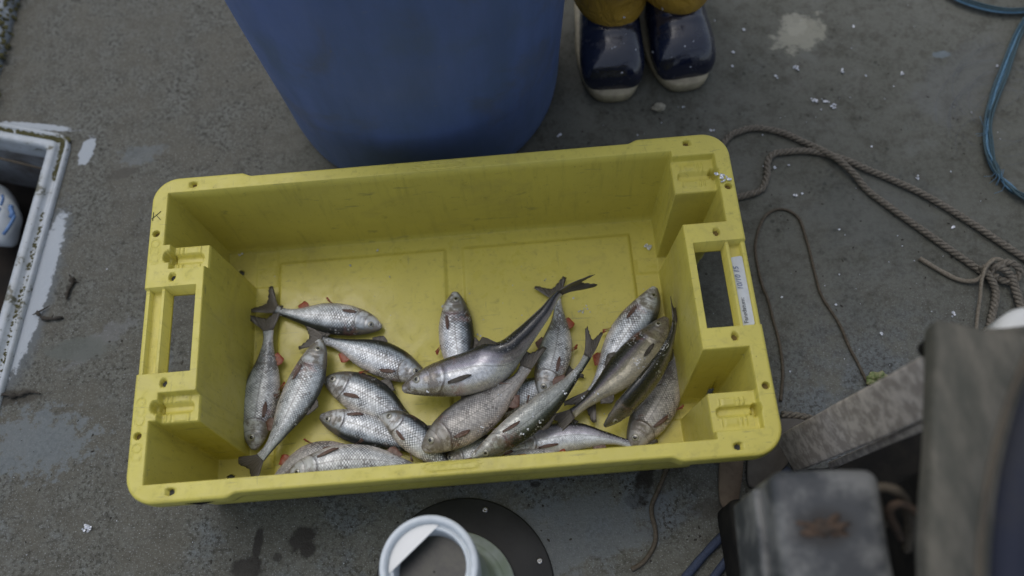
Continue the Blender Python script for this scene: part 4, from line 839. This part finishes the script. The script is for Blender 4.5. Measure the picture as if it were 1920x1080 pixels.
# ---------------------------------------------------------------- scales, crumbs, small debris
M_SCALE = simple('fish_scale', (.62, .66, .72), (.45, .48, .55), 300, .18, .15, 0, spec=.8).m
def scale_cluster(mb, p, R0, n, r0=.0011, r1=.0024, dz=.0015):
    for i in range(n):
        a = random.random() * 6.28; rr = R0 * random.random() ** .6; q = Vector(p) + Vector((rr * math.cos(a), rr * math.sin(a), random.random() * dz)); r = random.uniform(r0, r1)
        t1 = Vector((1, 0, random.gauss(0, .35))).normalized(); t2 = Vector((0, 1, random.gauss(0, .35))).normalized(); nn = t1.cross(t2).normalized()
        V = [q + nn * .0004] + [q + (t1 * math.cos(j * PI / 4) + t2 * math.sin(j * PI / 4)) * r for j in range(8)]; mb.add(V + [v - nn * .0003 for v in V[1:]], [(0, 1 + j, 1 + (j + 1) % 8) for j in range(8)] + [(1 + j, 9 + j, 9 + (j + 1) % 8, 1 + (j + 1) % 8) for j in range(8)])
mb = MB()
for u, v, n, R0 in [(1395, 56, 3, .002), (1374, 98, 2, .002), (1373, 125, 2, .002), (1494, 128, 6, .005), (1456, 144, 3, .005), (1526, 188, 9, .005), (1545, 190, 5, .006), (1562, 199, 9, .005), (1582, 133, 5, .005), (1690, 138, 3, .003), (1624, 142, 1, .001), (1453, 314, 3, .003), (1489, 366, 4, .003), (1505, 362, 2, .003), (1720, 334, 4, .005), (1785, 322, 1, .002), (1788, 427, 2, .002), (1465, 557, 2, .001), (1566, 571, 2, .002), (1653, 625, 3, .002), (1481, 696, 1, .001), (1048, 254, 4, .003), (1196, 253, 1, .001), (1867, 124, 2, .003), (1600, 50, 2, .003), (1478, 309, 1, .001), (1430, 252, 1, .002), (1820, 212, 1, .002), (163, 990, 12, .006), (200, 505, 1, .001), (1788, 590, 3, .004), (1635, 275, 1, .001), (1336, 246, 4, .004), (1574, 430, 1, .001), (1573, 516, 1, .001), (1282, 203, 2, .003), (1540, 205, 1, .001), (1676, 161, 1, .001)]:
    scale_cluster(mb, at(u, v, .002), R0, n)
for i in range(70):
    u, v = random.uniform(1050, 1900), random.uniform(0, 700); scale_cluster(mb, at(u, v, .0015), .001, 1, .0005, .0011)
for i in range(30): scale_cluster(mb, at(random.uniform(0, 700), random.uniform(700, 1080), .0015), .001, 1, .0004, .0008)
tag(mb.obj('fish_scales', M_SCALE, smooth=False), 'loose fish scales scattered on the deck', 'fish scales', kind='stuff')
mb = MB()
for u, v, n, R0, z in [(1215, 463, 14, .005, .010), (658, 500, 2, .003, .011), (732, 521, 1, .002, .011), (900, 628, 2, .004, .011), (1090, 583, 5, .005, .011), (1022, 524, 2, .003, .011), (979, 592, 1, .002, .011), (1098, 578, 3, .006, .011), (452, 478, 3, .004, .009), (1060, 745, 2, .003, .04), (1075, 560, 1, .001, .011), (705, 470, 2, .003, .009), (829, 575, 2, .003, .012)]: scale_cluster(mb, at(u, v, z), R0, n, .001, .002)
for u, v in [(1092, 745), (1118, 738), (1012, 790), (980, 815), (990, 805), (1040, 708), (938, 742), (1044, 575), (1052, 590), (1060, 735), (1000, 780), (905, 800), (800, 735), (790, 720)]: scale_cluster(mb, at(u, v, .088), .003, 3, .0008, .0016)
for i in range(45): scale_cluster(mb, at(random.uniform(480, 1280), random.uniform(470, 870), .0105), .001, 1, .0005, .001)
tag(mb.obj('fish_scales', M_SCALE, smooth=False), 'loose fish scales stuck to the fish and floor of the yellow crate', 'fish scales', kind='stuff')
mb = MB(); scale_cluster(mb, at(1355, 333, H + .002), .007, 16, .001, .0022, .003); scale_cluster(mb, at(1343, 326, H + .0015), .003, 6); scale_cluster(mb, at(1366, 336, H + .002), .003, 6); tag(mb.obj('scale_clump', M_SCALE, smooth=False), 'clump of wet silver scales on the right rear corner of the crate rim', 'scale clump')
mb = MB(); dg = bpy.context.evaluated_depsgraph_get(); bpy.context.view_layer.update()
for u, v in [(1153, 87), (1148, 91), (1170, 57), (1171, 65), (1168, 81), (1165, 135), (1250, 78), (1283, 85), (1258, 107), (1294, 125), (1192, 92), (1340, 40), (1170, 32), (1243, 15), (1300, 77), (1225, 98)]:
    d = (at(u, v, 0) - CAM).normalized(); hit, loc, nrm, *_ = S.ray_cast(dg, CAM, d)
    if hit: scale_cluster(mb, loc + nrm * .001, .0022, random.choice([2, 3, 5]), .0007, .0016, .001)
tag(mb.obj('fish_scales', M_SCALE, smooth=False), 'loose fish scales stuck to the navy boots and oilskin cuffs', 'fish scales', kind='stuff')
M_CRUMB = simple('dark_crumb', (.018, .016, .013), (.05, .045, .035), 200, .9).m
mb = MB()
for i in range(620):
    r_ = random.random()
    if r_ < .55: u, v = random.uniform(0, 560), random.uniform(0, 900)
    elif r_ < .8: u, v = random.uniform(1050, 1920), random.uniform(0, 620)
    else: u, v = random.uniform(0, 1400), random.uniform(880, 1080)
    P = at(u, v, 0)
    if (P - cc).length < .36 and P.x < -.62: continue
    r = random.uniform(.0005, .0019); el = random.uniform(.5, 2.2); a = random.random() * 6; rt = Matrix.Rotation(a, 3, 'Z')
    mb.add([P + Vector((0, 0, r * .8))] + [P + rt @ Vector((math.cos(j) * r * el * random.uniform(.6, 1.2), math.sin(j) * r * random.uniform(.6, 1.2), .0003)) for j in (0, 1.05, 2.1, 3.14, 4.2, 5.2)], [(0, 1 + j, 1 + (j + 1) % 6) for j in range(6)])
tag(mb.obj('dirt_crumbs', M_CRUMB), 'dark dirt crumbs scattered over the deck', 'crumbs', kind='stuff')
lump('shell_chip', at(1236, 201, .004), .0095, simple('chalky_shell', (.34, .33, .27), (.24, .23, .18), 120, .8).m, None, (1.1, .85, .6), .5, 3, 30)
tag(bpy.data.objects['shell_chip'], 'pale chalky chip on the deck in front of the navy boots', 'chip')
M_WEED = simple('dark_weed', (.022, .019, .014), (.045, .038, .028), 90, .8, bump=.6).m
for pts, lab_ in (([(68, 585), (80, 596), (98, 598), (118, 594)], 'curled dark weed scrap on the deck left of the crate handle'), ([(0, 738), (30, 742), (55, 735), (76, 738)], 'dark weed strand at the left edge below the white paint'), ([(130, 515), (136, 530), (128, 545), (124, 562)], 'small dark weed scrap beside the white painted strip')):
    sp, L = spline(px(pts, .004), 24); mb = MB(); mb.tube(sp, [.0042 * (.35 + 1.6 * abs(noise.noise(p * 160))) * math.sin(PI * (i + 2) / 27) ** .5 for i, p in enumerate(sp)], 9)
    for i in range(5): p = random.choice(sp); mb.tube([p, p + Vector((random.gauss(0, .008), random.gauss(0, .008), .001))], [.0018, .0006], 5)
    tag(mb.obj('seaweed_scrap', M_WEED), lab_, 'seaweed', 'dark weed scraps on the deck')
